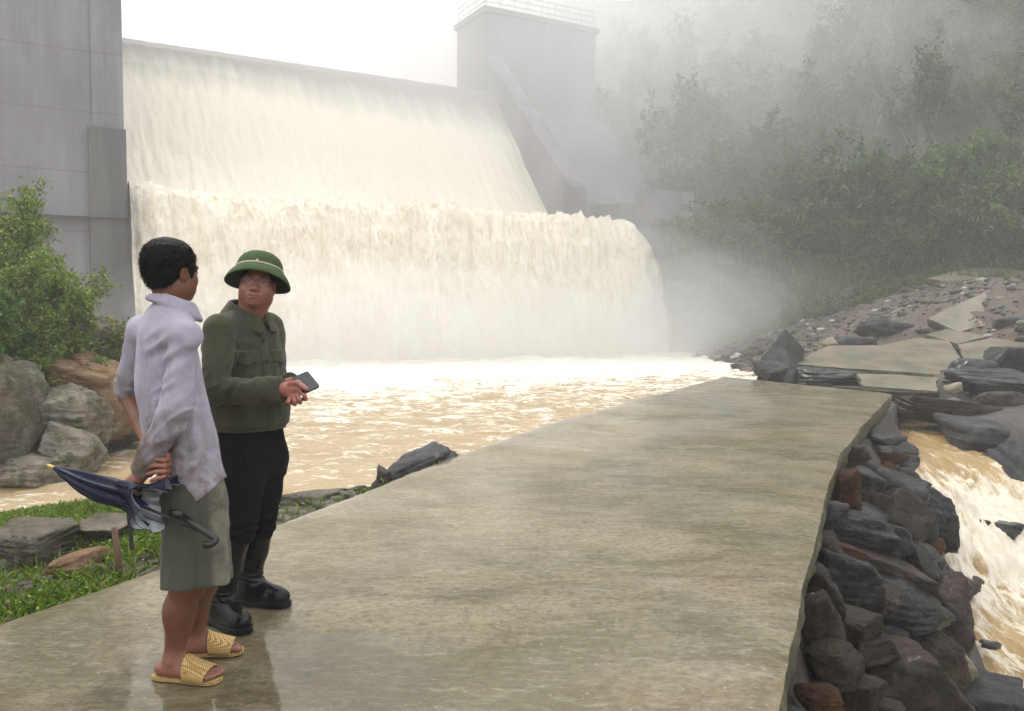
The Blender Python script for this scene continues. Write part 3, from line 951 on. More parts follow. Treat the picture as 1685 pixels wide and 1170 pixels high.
# ---- boulders one can point to
def boulder(x, y, w, h, dg, m, label, D=None, z=None, seed=1, sub=5, depth=None, name='boulder', cat='boulder', lift=0.05, **kw):
    if D is not None: P = atD(x, y, D)
    elif z is not None: P = atZ(x, y, z)
    else: P = hit_ground(x, y, 2.5, 60, 0.03, lift)
    return tag(rock_obj(name, P, px_size(w, h, P[1], depth), dg, seed, m, None, sub, **kw), label, cat)
# left bank
boulder(-6, 676, 104, 180, -8, M_LIME, 'tall layered grey boulder at the edge of the muddy inlet', D=10.7, seed=11, depth=0.75, strata=0.10)
boulder(112, 686, 106, 84, 14, M_LIMEP, 'pale flat-topped boulder with moss below the orange earth slope', D=11.6, seed=12, depth=0.6)
boulder(120, 747, 84, 92, 20, M_LIMEP, 'pale mossy boulder standing in the water below the flat-topped boulder', D=11.1, seed=13, depth=0.45)
boulder(46, 778, 132, 66, 0, M_LIMEP, 'squarish tan rock ledge at the waterline under the tall layered boulder', D=10.6, seed=14, depth=0.5)
boulder(120, 628, 150, 75, 8, M_CLAY, 'crumbling layered brown rock under the leafy bank shrubs', D=12.4, seed=15, depth=0.7, strata=0.10)
boulder(165, 655, 120, 130, 30, M_CLAY, 'slumped lump of orange clay under the bank shrubs', D=12.6, seed=16, depth=0.7, rough=0.09)
boulder(205, 640, 90, 120, 10, M_LIME, 'dark weathered rock beside the orange clay slump', D=14.0, seed=17, depth=0.8)
boulder(205, 698, 80, 70, 10, M_LIME, 'small mossy rock at the foot of the orange clay slump', D=13.4, seed=18, depth=0.5)
boulder(140, 532, 90, 36, 14, M_LIMEP, 'bare rock slab poking out among the bank shrubs', D=13.5, seed=19, depth=0.5)
# along the left edge of the road
boulder(692, 780, 146, 84, -22, M_GREY, 'sloping slate-grey rock leaning on the road edge over the brown pool', D=8.6, seed=21, depth=0.34, strata=0.09)
boulder(632, 788, 26, 36, 0, M_BROWN, 'small upright brown stone at the tip of the sloping slate rock', D=8.15, seed=22, sub=4, depth=0.09)
boulder(590, 812, 50, 24, -18, M_BROWN, 'small brown stone between two grey rocks on the poolside road edge', D=7.75, seed=23, sub=4, depth=0.12)
boulder(522, 828, 104, 46, -10, M_LIME, 'flat grey rock with weeds on the poolside road edge', D=7.6, seed=24, depth=0.30)
boulder(464, 856, 70, 24, -12, M_LIME, 'low brownish stone behind the black trousers at the road edge', D=7.2, seed=25, sub=4, depth=0.2)
# in the grass
boulder(58, 890, 104, 60, 4, M_LIME, 'weathered brown boulder half sunk in the grass', lift=0.12, seed=31, depth=0.30, strata=0.08)
boulder(176, 864, 84, 32, 4, M_LIME, 'flat grey stone lying in the weeds by the wooden stake', lift=0.12, seed=32, depth=0.26)
boulder(120, 925, 80, 34, -8, M_CLAY, 'bare brown clod in the grass beside the road', lift=0.06, seed=33, sub=4, depth=0.2)
# beyond the road end
def hull_rock(name, pts, mat, label, cat='boulder', cuts=4):
    T_ = np.array(pts); c = T_.mean(0); c[2] = T_[:, 2].min()
    bm = bmesh.new()
    for p in T_: bm.verts.new(p - c)
    r_ = bmesh.ops.convex_hull(bm, input=bm.verts)
    bmesh.ops.delete(bm, geom=[g for g in r_['geom_interior'] if isinstance(g, bmesh.types.BMVert)], context='VERTS')
    for _ in range(cuts): bmesh.ops.subdivide_edges(bm, edges=bm.edges[:], cuts=1, use_grid_fill=True)
    bmesh.ops.triangulate(bm, faces=bm.faces[:])
    V = np.array([v.co[:] for v in bm.verts]); bm.normal_update(); N = np.array([v.normal[:] for v in bm.verts])
    V = V + N * (0.07 * fbm(V * 1.7 + c[0], 4) + 0.03 * ridged(V * np.array([2, 2, 6.0]), 4))[:, None]
    F = np.array([[v.index for v in f.verts] for f in bm.faces]); bm.free()
    o = mesh_np(name, V, F, mat); o.location = c
    return tag(o, label, cat)
hull_rock('boulder', [atD(1244, 632, 19.9), atD(1256, 585, 20.3), atD(1290, 541, 21.0), atD(1322, 577, 21.2), atD(1300, 632, 19.8), atD(1270, 640, 19.6), atD(1262, 630, 22.0), atD(1322, 625, 22.2), atD(1298, 549, 22.0)], M_SLATE,
          'dark pointed rock standing at the far end of the road')
boulder(1274, 612, 40, 34, 0, M_GREY, 'grey stone at the foot of the dark pointed rock', D=19.8, seed=42, sub=4)
boulder(1368, 625, 130, 40, 3, M_SLATE, 'black wet rock under the lip of the large cracked slab', D=20.2, seed=43, depth=0.7)
boulder(1460, 655, 150, 34, 3, M_BROWN, 'dark rubble block under the small oblong slab', D=17.6, seed=44, depth=0.5)
boulder(1556, 678, 176, 40, 7, M_BROWN, 'long dark layered rock lying above the head of the rapid', D=16.6, seed=46, depth=0.4, strata=0.09)
boulder(1640, 632, 150, 42, 8, M_SLATE, 'long black wet rock behind the pinkish rubble', D=18.6, seed=47, depth=0.5, strata=0.08)
boulder(1650, 662, 90, 40, 0, M_PURP, 'pinkish brown stone beside the long black wet rock', D=17.2, seed=48, sub=4)
boulder(1604, 612, 70, 44, 10, M_SLATE, 'dark stone under the flat grey-brown road slab', D=20.5, seed=49, sub=4)
boulder(1660, 590, 80, 40, -10, M_SLATE, 'black stone below the outer edge of the flat road slab', D=21.5, seed=50, sub=4)
boulder(1640, 735, 190, 90, 12, M_GREY, 'broad smooth grey bedrock on the far side of the rapid', D=15.2, seed=51, depth=1.0, rough=0.03)
boulder(1700, 790, 120, 130, 12, M_GREY, 'rounded grey bedrock spur beside the white water', D=13.6, seed=52, depth=1.0, rough=0.03)
boulder(1548, 862, 52, 110, -14, M_SLATE, 'black rock splitting the rapid, water streaming over it', D=11.3, seed=53, depth=0.25)
boulder(1452, 541, 90, 36, 0, M_SLATE, 'dark blocky stone on the gravel behind the cracked slab', D=30.0, seed=54, sub=4)
boulder(1400, 566, 90, 26, 0, M_GREY, 'grey flat stone buried in gravel behind the cracked slab', D=27.0, seed=55, sub=4)
boulder(1362, 563, 28, 12, -10, M_CREAM, 'small white stone on the gravel beside the dark pointed rock', D=25.0, seed=56, sub=3)
boulder(1545, 535, 40, 14, -12, M_CREAM, 'white stone shard beside the steep pale slab', D=30.0, seed=57, sub=3)
boulder(1664, 540, 60, 34, 5, M_SLATE, 'dark stone beside the tilted road slab', D=28.0, seed=58, sub=4)
boulder(1570, 640, 30, 18, -12, M_CREAM, 'white stone wedged beside the small oblong slab', D=17.6, seed=59, sub=3)

for i, (x, y, w, h, D, lab) in enumerate(((1652, 868, 34, 26, 11.8, 'dark rock awash in the middle of the rapid'),
        (1632, 1064, 26, 26, 9.5, 'rounded dark stone in the foam at the foot of the rapid'))):
    d_ = ray(x, y); d_ = d_ / d_[1]; Ds = np.arange(6.0, 17.0, 0.02); Q = CAM[None] + d_[None] * Ds[:, None]
    k_i = int(np.argmax(Q[:, 2] < rapid_z(Q[:, 0], Q[:, 1])[0])); D = float(Ds[k_i])
    o = boulder(x, y, w * 1.5, h * 0.9, 12, M_SLATE if i != 4 else M_BROWN, lab, D=D, seed=70 + i, sub=4)
    o.location.z -= 0.15 * h * D / FPX
# ---- small rubble along the left road edge
rs = np.random.RandomState(31)
Vs, Fs, nv = [], [], 0
for i in range(230):
    t_ = rs.uniform(0.28, 0.62); c = rl[int(t_ * (NV - 1))]
    d_ = 0.03 + abs(rs.normal()) * 0.35
    x, y = c[0] - d_ * 0.93, c[1] + d_ * 0.36
    h = ground_z(x, y)
    if h < -0.72: continue
    v, f = rock_verts(600 + i % 9, 2, planes=5)
    s_ = rs.uniform(0.015, 0.06)
    Vs.append(v * np.array([1.3, 1.0, 0.65]) * s_ + [x, y, h + 0.3 * s_]); Fs.append(f + nv); nv += len(v)
rb_ = mesh_np('rubble', np.concatenate(Vs), np.concatenate(Fs), M_LIME, smooth=False)
tag(rb_, 'small loose stones along the poolside edge of the concrete road', 'rubble', kind='stuff')
# ---- gravel of the far bank: nobody could count it
rs = np.random.RandomState(12)
protos = [rock_verts(500 + i, 1, planes=4) for i in range(6)]
Vs, Fs, nv = [], [], 0
cnt = 0
X = rs.uniform(6.5, 30, 26000); Y = rs.uniform(16.5, 46, 26000)
Hh = terrain_h(X, Y); ss = 0.45 * X + 0.9 * Y
ok = (Hh > -0.85) & (ss < 46.5 + rs.normal(size=26000) * 1.2) & (X < 0.62 * Y + 1.5)
ok &= rs.uniform(size=26000) < np.clip(0.45 + 0.9 * fbm(P3(X * 0.35, Y * 0.35, 0 * X), 3), 0.08, 1)
X, Y, Hh = X[ok], Y[ok], Hh[ok]
for x, y, h in zip(X, Y, Hh):
    v, f = protos[rs.randint(6)]
    s_ = min(0.20, 0.025 + 0.035 * rs.pareto(2.0))
    w = rs.uniform(0, 6.3)
    Rm = np.array([[math.cos(w), -math.sin(w), 0], [math.sin(w), math.cos(w), 0], [0, 0, 1]])
    Vs.append((v * np.array([1.3, 0.9, 0.6]) * s_) @ Rm.T + [x, y, h + 0.01]); Fs.append(f + nv); nv += len(v)
Vs = np.concatenate(Vs); Fs = np.concatenate(Fs)
per = np.repeat(rs.uniform(0, 1, len(X)), len(protos[0][0]))[:len(Vs)]
k = NT('mixed_gravel', 0.7)
k.set('Base Color', k.ramp(k.sep(k.attr('tint'))[0], [(0.0, (0.022, 0.020, 0.018)), (0.5, (0.062, 0.055, 0.048)), (0.8, (0.12, 0.108, 0.095)), (0.93, (0.20, 0.18, 0.15)), (1.0, (0.5, 0.49, 0.47))]))
gr = mesh_np('gravel', Vs, Fs, k.m, smooth=False, colors=np.repeat(per[:, None], 3, 1))
tag(gr, 'loose mixed gravel and rubble covering the far bank', 'gravel', kind='stuff')
# ================================================================== VEGETATION
def mat_leaf(name, rough=0.5, trans=0.25):
    k = NT(name, rough, spec=0.35)
    c = k.attr('tint')
    k.set('Base Color', c)
    t = k.n('ShaderNodeBsdfTranslucent'); k.L(c, t.inputs[0])
    mx = k.n('ShaderNodeMixShader'); mx.inputs[0].default_value = trans
    k.L(k.b.outputs[0], mx.inputs[1]); k.L(t.outputs[0], mx.inputs[2])
    k.L(mx.outputs[0], k.t.nodes['Material Output'].inputs['Surface'])
    return k.m
M_LEAF = mat_leaf('leaves', 0.5, 0.35)
def mat_bark(name, c):
    k = NT(name, 0.85)
    k.set('Base Color', k.mix(k.noise(9, 5, 0.7, k.coord(scale=(3, 3, 1))), tuple(x * 0.6 for x in c), tuple(x * 1.4 for x in c)))
    return k.m
M_BARK = mat_bark('bark', (0.10, 0.085, 0.065))
M_PALEBARK = mat_bark('pale_bark', (0.26, 0.25, 0.22))
def leaf_mesh(P, Dr, size, asp, rs, cols, fold=0.25, droop=0.3):
    """leaf blades: P base points, Dr growing directions, size lengths; 4 corners each"""
    n = len(P)
    Dr = Dr / (np.linalg.norm(Dr, axis=1)[:, None] + 1e-9)
    ref = rs.normal(size=(n, 3)) * 0.5 + [0, 0, 1]
    S = np.cross(Dr, ref); S /= np.linalg.norm(S, axis=1)[:, None] + 1e-9
    N = np.cross(S, Dr)
    L = size[:, None]
    w = L * asp
    mid = P + Dr * L * 0.45 + N * L * 0.06
    a = mid + S * w * 0.5 + N * L * fold * 0.2
    b = mid - S * w * 0.5 + N * L * fold * 0.2
    tip = P + Dr * L - np.array([0, 0, 1.0]) * L * droop * 0.4
    V = np.stack([P, a, tip, b], 1).reshape(-1, 3)
    F = np.arange(4 * n).reshape(n, 4)
    T = np.concatenate([F[:, [0, 1, 2]], F[:, [0, 2, 3]]])
    return V, T, np.repeat(cols, 4, 0)
def leaf_cols(n, rs, dark, light, yellow=None, py=0.06):
    t = rs.beta(1.6, 2.0, n)[:, None]
    c = np.array(dark) * (1 - t) + np.array(light) * t
    if yellow is not None:
        m = rs.uniform(size=n) < py
        c[m] = np.array(yellow) * rs.uniform(0.7, 1.1, (m.sum(), 1))
    return c
def make_shrub(seed, H, W, n_br, n_leaf, ls, dark, light, yellow=None, asp=0.42, bark=M_BARK, spread=1.0, name='shrub'):
    """returns (stem object, foliage object) around the origin; branching stems carry leaf sprays with gaps between them"""
    rs = np.random.RandomState(seed)
    mb = MB()
    tips = []
    for b in range(n_br):
        az = rs.uniform(0, 2 * math.pi); el = rs.uniform(0.25, 1.0)
        end = np.array([math.cos(az) * W * (1 - 0.55 * el) * spread, math.sin(az) * W * (1 - 0.55 * el) * spread, H * (0.30 + 0.66 * el) * rs.uniform(0.8, 1.05)])
        p0 = rs.normal(size=3) * [0.06 * W, 0.06 * W, 0]
        midp = p0 * 0.4 + end * 0.5 + rs.normal(size=3) * 0.07 * W + [0, 0, 0.08 * H]
        r0 = 0.016 * H * rs.uniform(0.6, 1.1)
        mb.tube([p0, p0 * .7 + midp * .35, midp, end * .6 + midp * .4, end], [r0, r0 * .8, r0 * .55, r0 * .35, r0 * .12], 5, False)
        for q in range(5):
            f = rs.uniform(0.4, 1.0)
            bp = midp + (end - midp) * f if f > 0.5 else p0 + (midp - p0) * (0.5 + f)
            e2 = bp + rs.normal(size=3) * [0.20 * W, 0.20 * W, 0.12 * H] + [0, 0, 0.03 * H]
            mb.tube([bp, bp * .5 + e2 * .5 + rs.normal(size=3) * 0.02 * W, e2], [r0 * .3, r0 * .2, r0 * .08], 4, False)
            tips.append((bp, e2))
        tips.append((midp, end))
    per = max(1, n_leaf // len(tips))
    P, Dd = [], []
    for a, e in tips:
        ax = e - a
        t = rs.uniform(0.15, 1.08, per)
        base = a + ax[None] * t[:, None] + rs.normal(size=(per, 3)) * 0.045 * W
        dr = ax[None] / (np.linalg.norm(ax) + 1e-6) * 0.6 + rs.normal(size=(per, 3)) * 0.75 + [0, 0, 0.18]
        P.append(base); Dd.append(dr)
    P = np.concatenate(P); Dd = np.concatenate(Dd)
    P[:, 2] = np.maximum(P[:, 2], 0.02 * H)
    cols = leaf_cols(len(P), rs, dark, light, yellow)
    V, T, C = leaf_mesh(P, Dd, rs.uniform(0.65, 1.25, len(P)) * ls, asp, rs, cols)
    st = mb.build('stem', bark, None, True)
    fo = mesh_np('foliage', V, T, M_LEAF, None, False, C)
    return st, fo
def plant(name, parts, loc, rz, sc, label, cat, group=None, first=False):
    o = empty(name, loc, rz); o.scale = (sc, sc, sc)
    for p in parts:
        c = p if first else p.copy()
        if not first: COL.objects.link(c)
        c.parent = o
    return tag(o, label, cat, group)
GD, GL, GY_ = (0.020, 0.040, 0.010), (0.085, 0.135, 0.030), (0.24, 0.21, 0.04)
# ---- left bank shrubs
LB = [  # px, py base, D, H, W, leaves, leaf size, palette, label
    (30, 610, 12.6, 2.1, 1.35, 12500, 0.085, 0, 'tall leafy green shrub growing against the concrete retaining wall'),
    (-30, 640, 11.1, 1.7, 0.85, 4200, 0.115, 1, 'broad-leaved dark green shrub overhanging the tall layered boulder'),
    (135, 604, 14.0, 1.75, 1.45, 15000, 0.075, 2, 'fine-leaved yellowish shrub beside the dark concrete pier foot'),
    (196, 620, 14.4, 1.75, 0.95, 10000, 0.070, 2, 'small yellow-green bush at the tip of the rocky bank'),
    (75, 600, 12.4, 1.45, 0.95, 6000, 0.085, 0, 'low bushy shrub over the bare rock slab on the bank'),
    (50, 640, 11.0, 0.65, 0.50, 1200, 0.11, 1, 'drooping leafy sprig hanging over the crumbling brown rock'),
    (155, 606, 13.4, 0.85, 0.85, 5200, 0.055, 3, 'dull brownish thicket under the yellow-green bush'),
    (-15, 590, 14.0, 3.0, 1.35, 9500, 0.09, 0, 'tallest green shrub at the back of the rocky bank'),
]
PAL = [((0.055, 0.105, 0.016), (0.25, 0.37, 0.06), (0.42, 0.40, 0.08)), ((0.025, 0.065, 0.014), (0.11, 0.24, 0.04), None), ((0.055, 0.085, 0.014), (0.25, 0.29, 0.05), (0.42, 0.34, 0.06)), ((0.03, 0.032, 0.014), (0.08, 0.085, 0.035), (0.16, 0.12, 0.05))]
for i, (x, y, D, H, W, nl_, ls, pal, lab) in enumerate(LB):
    P = atD(x, y, D)
    z = min(P[2], ground_z(P[0], P[1]) + 0.35)
    pr = make_shrub(40 + i, H, W, 13, nl_, ls, *PAL[pal], asp=0.42 if pal != 1 else 0.5)
    plant('bank_shrub', pr, (P[0], P[1], min(z, P[2])), 0, 1, lab, 'shrub', None, True)

# ---- grass and weeds on the left shoulder: nobody could count it
rs = np.random.RandomState(5)
def shoulder_pts(n, ymin=2.6, ymax=9.2, dmax=5.2):
    X = rs.uniform(-8, 0.6, n * 3); Y = rs.uniform(ymin, ymax, n * 3)
    s_ = -seg_dist(X, Y, RLc)
    h = terrain_h(X, Y)
    ok = (s_ > 0.01) & (s_ < dmax) & (h > -0.68) & (X > -0.66 * Y - 0.6) & ((X < -0.40 * Y + 0.1) | (rs.uniform(size=len(X)) < 0.05))
    ok &= (rs.uniform(size=len(X)) < np.clip(0.5 + 1.9 * fbm(P3(X * 1.1, Y * 1.1, 0 * X + 3), 3), 0.05, 1))
    X, Y, h = X[ok][:n], Y[ok][:n], h[ok][:n]
    return np.stack([X, Y, h], -1)
P = shoulder_pts(60000)
n = len(P)
Dd = rs.normal(size=(n, 3)) * [0.45, 0.45, 0.1] + [0, 0, 1]
cols = leaf_cols(n, rs, (0.08, 0.15, 0.014), (0.29, 0.43, 0.045), (0.42, 0.38, 0.11), 0.08)
V1, T1, C1 = leaf_mesh(P, Dd, rs.uniform(0.03, 0.16, n), 0.045, rs, cols, 0.1, 0.6)
P = shoulder_pts(38000); n = len(P)
P = P + np.stack([0 * P[:, 0], 0 * P[:, 0], rs.uniform(0.0, 0.09, n)], -1)
Dd = rs.normal(size=(n, 3)) * [1, 1, 0.35] + [0, 0, 0.35]
cols = leaf_cols(n, rs, (0.06, 0.13, 0.014), (0.24, 0.40, 0.045), (0.40, 0.35, 0.08), 0.06)
V2, T2_, C2 = leaf_mesh(P, Dd, rs.uniform(0.010, 0.030, n), 0.6, rs, cols, 0.3, 0.3)
gs = mesh_np('grass', np.concatenate([V1, V2]), np.concatenate([T1, T2_ + len(V1)]), M_LEAF, None, False, np.concatenate([C1, C2]))
tag(gs, 'bright green grass and weeds on the poolside road shoulder', 'grass', kind='stuff')
# ---- broken wooden stake, cut branch
M_WOOD = mat_bark('weathered_wood', (0.13, 0.075, 0.045))
mb = MB(); p0 = hit_ground(196, 955, 3, 12, 0.02); p1 = atD(188, 868, p0[1] + 0.03)
mb.tube([p0 - UPV * 0.1, p0 * .5 + p1 * .5 + np.array([0.006, 0, 0]), p1], [0.022, 0.019, 0.017], 8)
tag(mb.build('wooden_stake', M_WOOD, None, True), 'reddish brown wooden stake standing in the grass at the road edge', 'stake')
mb = MB(); p0 = hit_ground(176, 872, 4, 12, 0.02, 0.05); p1 = hit_ground(258, 862, 4, 12, 0.02, 0.06)
mb.tube([p0, p0 * .5 + p1 * .5 + UPV * 0.02, p1], [0.035, 0.04, 0.036], 9)
tag(mb.build('fallen_branch', M_PALEBARK, None, True), 'grey cut branch lying across the weeds behind the stake', 'branch')

# ---- valley side: trees and shrubs
HP = []
specs = [(4.2, 2.5, 14, 2600, 0.36, (0.035, 0.065, 0.016), (0.15, 0.24, 0.06), 0.45), (5.2, 2.6, 14, 2800, 0.38, (0.026, 0.052, 0.018), (0.10, 0.17, 0.05), 0.4),
         (3.0, 2.3, 14, 2400, 0.30, (0.05, 0.085, 0.02), (0.20, 0.28, 0.07), 0.35), (3.4, 2.8, 15, 2800, 0.32, (0.03, 0.06, 0.016), (0.12, 0.20, 0.05), 0.45),
         (2.4, 1.8, 16, 1400, 0.50, (0.07, 0.10, 0.03), (0.24, 0.29, 0.11), 0.10), (6.0, 2.4, 12, 2600, 0.38, (0.03, 0.055, 0.02), (0.12, 0.18, 0.06), 0.4)]
for i, (H, W, nb_, nl_, ls, dk, lt, asp) in enumerate(specs):
    HP.append(make_shrub(80 + i, H, W, nb_, nl_, ls, dk, lt, None, asp, M_PALEBARK if i == 5 else M_BARK))
LABS = [('hillside_shrub', 'rounded green shrub on the misty valley side', 'shrub'), ('hillside_tree', 'dark leafy tree on the misty valley side', 'tree'), ('hillside_shrub', 'light green bush on the misty valley side', 'shrub'),
        ('hillside_shrub', 'spreading dark bush on the misty valley side', 'shrub'), ('tall_grass_clump', 'pale long-leaved grass clump on the misty valley side', 'grass clump'), ('hillside_tree', 'tall slender pale-stemmed tree on the misty valley side', 'tree')]
rs = np.random.RandomState(21)
used = [False] * 6
cntk = 0
def put_hill(x, y, kind, sc=1.0, own=None):
    global cntk
    nm, lb, ct = LABS[kind]
    z = ground_z(x, y)
    plant(nm, HP[kind], (x, y, z - 0.1), rs.uniform(0, 6.28), sc, own or lb, ct, ct + 's on the valley side', not used[kind])
    used[kind] = True; cntk += 1
def project(x, y, z):
    v = np.array([x, y, z]) - CAM
    f = v[1] * math.cos(PITCH) - v[2] * math.sin(PITCH); u_ = v[1] * math.sin(PITCH) + v[2] * math.cos(PITCH)
    return W0 / 2 + FPX * v[0] / f, H0 / 2 - FPX * u_ / f
for gx_ in np.arange(1, 64, 3.1):
    for gs_ in np.arange(48.5, 100, 3.4):
        x = gx_ + rs.uniform(-1.3, 1.3); s_ = gs_ + rs.uniform(-1.4, 1.4)
        y = (s_ - 0.45 * x) / 0.9
        if y < 26: continue
        z = ground_z(x, y)
        if z < 3.2: continue
        u_, v_ = project(x, y, z + 2)
        if not (880 < u_ < 1760 and -60 < v_ < 480): continue
        if x < 10 and y < 58: continue
        if s_ < 52: kind = [2, 4, 3, 0][rs.randint(4)]
        else: kind = [0, 1, 2, 3, 3, 5, 4][rs.randint(7)]
        put_hill(x, y, kind, rs.uniform(0.75, 1.25))
# named clumps seen in front
for px0, py0, kind, sc, lab in (
        (1180, 440, 4, 1.5, 'big pale long-leaved grass clump just beyond the low concrete wing wall'), (1222, 446, 4, 1.6, 'big pale grass clump leaning over the grassy foot of the slope'),
        (1150, 430, 2, 1.2, 'light green bush close behind the end of the concrete wing wall'), (1262, 430, 2, 1.1, 'light green bush beside the big pale grass clumps'),
        (1390, 395, 0, 1.2, 'rounded green shrub at the foot of the slope above the gravel bank'), (1480, 400, 3, 1.3, 'spreading dark bush at the foot of the slope above the steep pale slab'),
        (1560, 400, 0, 1.25, 'large rounded shrub on the slope behind the upper road'), (1640, 395, 2, 1.3, 'large light green bush on the slope behind the upper road'),
        (1122, 470, 2, 0.7, 'small light bush at the foot of the concrete wing wall'), (1320, 400, 3, 0.9, 'small dark bush at the foot of the slope above the gravel')):
    p = hit_ground(px0, py0, 20, 90, 0.1)
    put_hill(p[0], p[1], kind, sc, lab)
# undergrowth that covers the slope as one mass
n = 90000
X = rs.uniform(2, 66, n); S_ = 44.0 + 58 * rs.uniform(0, 1, n) ** 2.0
Y = (S_ - 0.45 * X) / 0.9
h = terrain_h(X, Y)
u_, v_ = (W0 / 2 + FPX * X / Y), (522 - FPX * (h - CAMZ) / Y)
ok = (Y > 26) & (h > 0.3) & (u_ > 900) & (u_ < 1740) & (v_ > -60)
X, Y, h = X[ok], Y[ok], h[ok]; n = len(X)
cl = fbm(P3(X * 0.35, Y * 0.35, 0 * X + 2), 4)
P = np.stack([X, Y, h + np.clip(0.35 + 1.2 * cl, 0, 2) * rs.uniform(0, 1, n)], -1)
Dd = rs.normal(size=(n, 3)) * [0.8, 0.8, 0.4] + [0, 0, 0.7]
cols = leaf_cols(n, rs, (0.04, 0.07, 0.018), (0.16, 0.23, 0.06), (0.28, 0.25, 0.09), 0.05)
V, T, C = leaf_mesh(P, Dd, rs.uniform(0.15, 0.55, n) * (0.6 + 0.4 * sstep(47, 56, 0.45 * X + 0.9 * Y)), 0.3, rs, cols)
n2 = 60000
X = rs.uniform(6, 34, n2); S_ = 43.6 + 8.5 * rs.uniform(0, 1, n2) ** 1.3
Y = (S_ - 0.45 * X) / 0.9
h = terrain_h(X, Y)
ok = (Y > 26) & (h > -0.3) & (X < 0.63 * Y + 1) & (rs.uniform(size=n2) < sstep(43.4, 45.5, S_ + 2.2 * fbm(P3(X * 0.4, Y * 0.4, 0 * X), 3)))
P = np.stack([X, Y, h], -1)[ok]; n2 = len(P)
Dd = rs.normal(size=(n2, 3)) * [0.5, 0.5, 0.2] + [0, 0, 0.9]
V_, T_, C_ = leaf_mesh(P, Dd, rs.uniform(0.12, 0.5, n2), 0.16, rs, leaf_cols(n2, rs, (0.06, 0.10, 0.02), (0.22, 0.30, 0.07), (0.32, 0.28, 0.12), 0.1), 0.1, 0.6)
C = np.concatenate([C, C_]); T = np.concatenate([T, T_ + len(V)]); V = np.concatenate([V, V_])
ug = mesh_np('undergrowth', V, T, M_LEAF, None, False, C)
tag(ug, 'dense green undergrowth covering the misty valley side', 'undergrowth', kind='stuff')
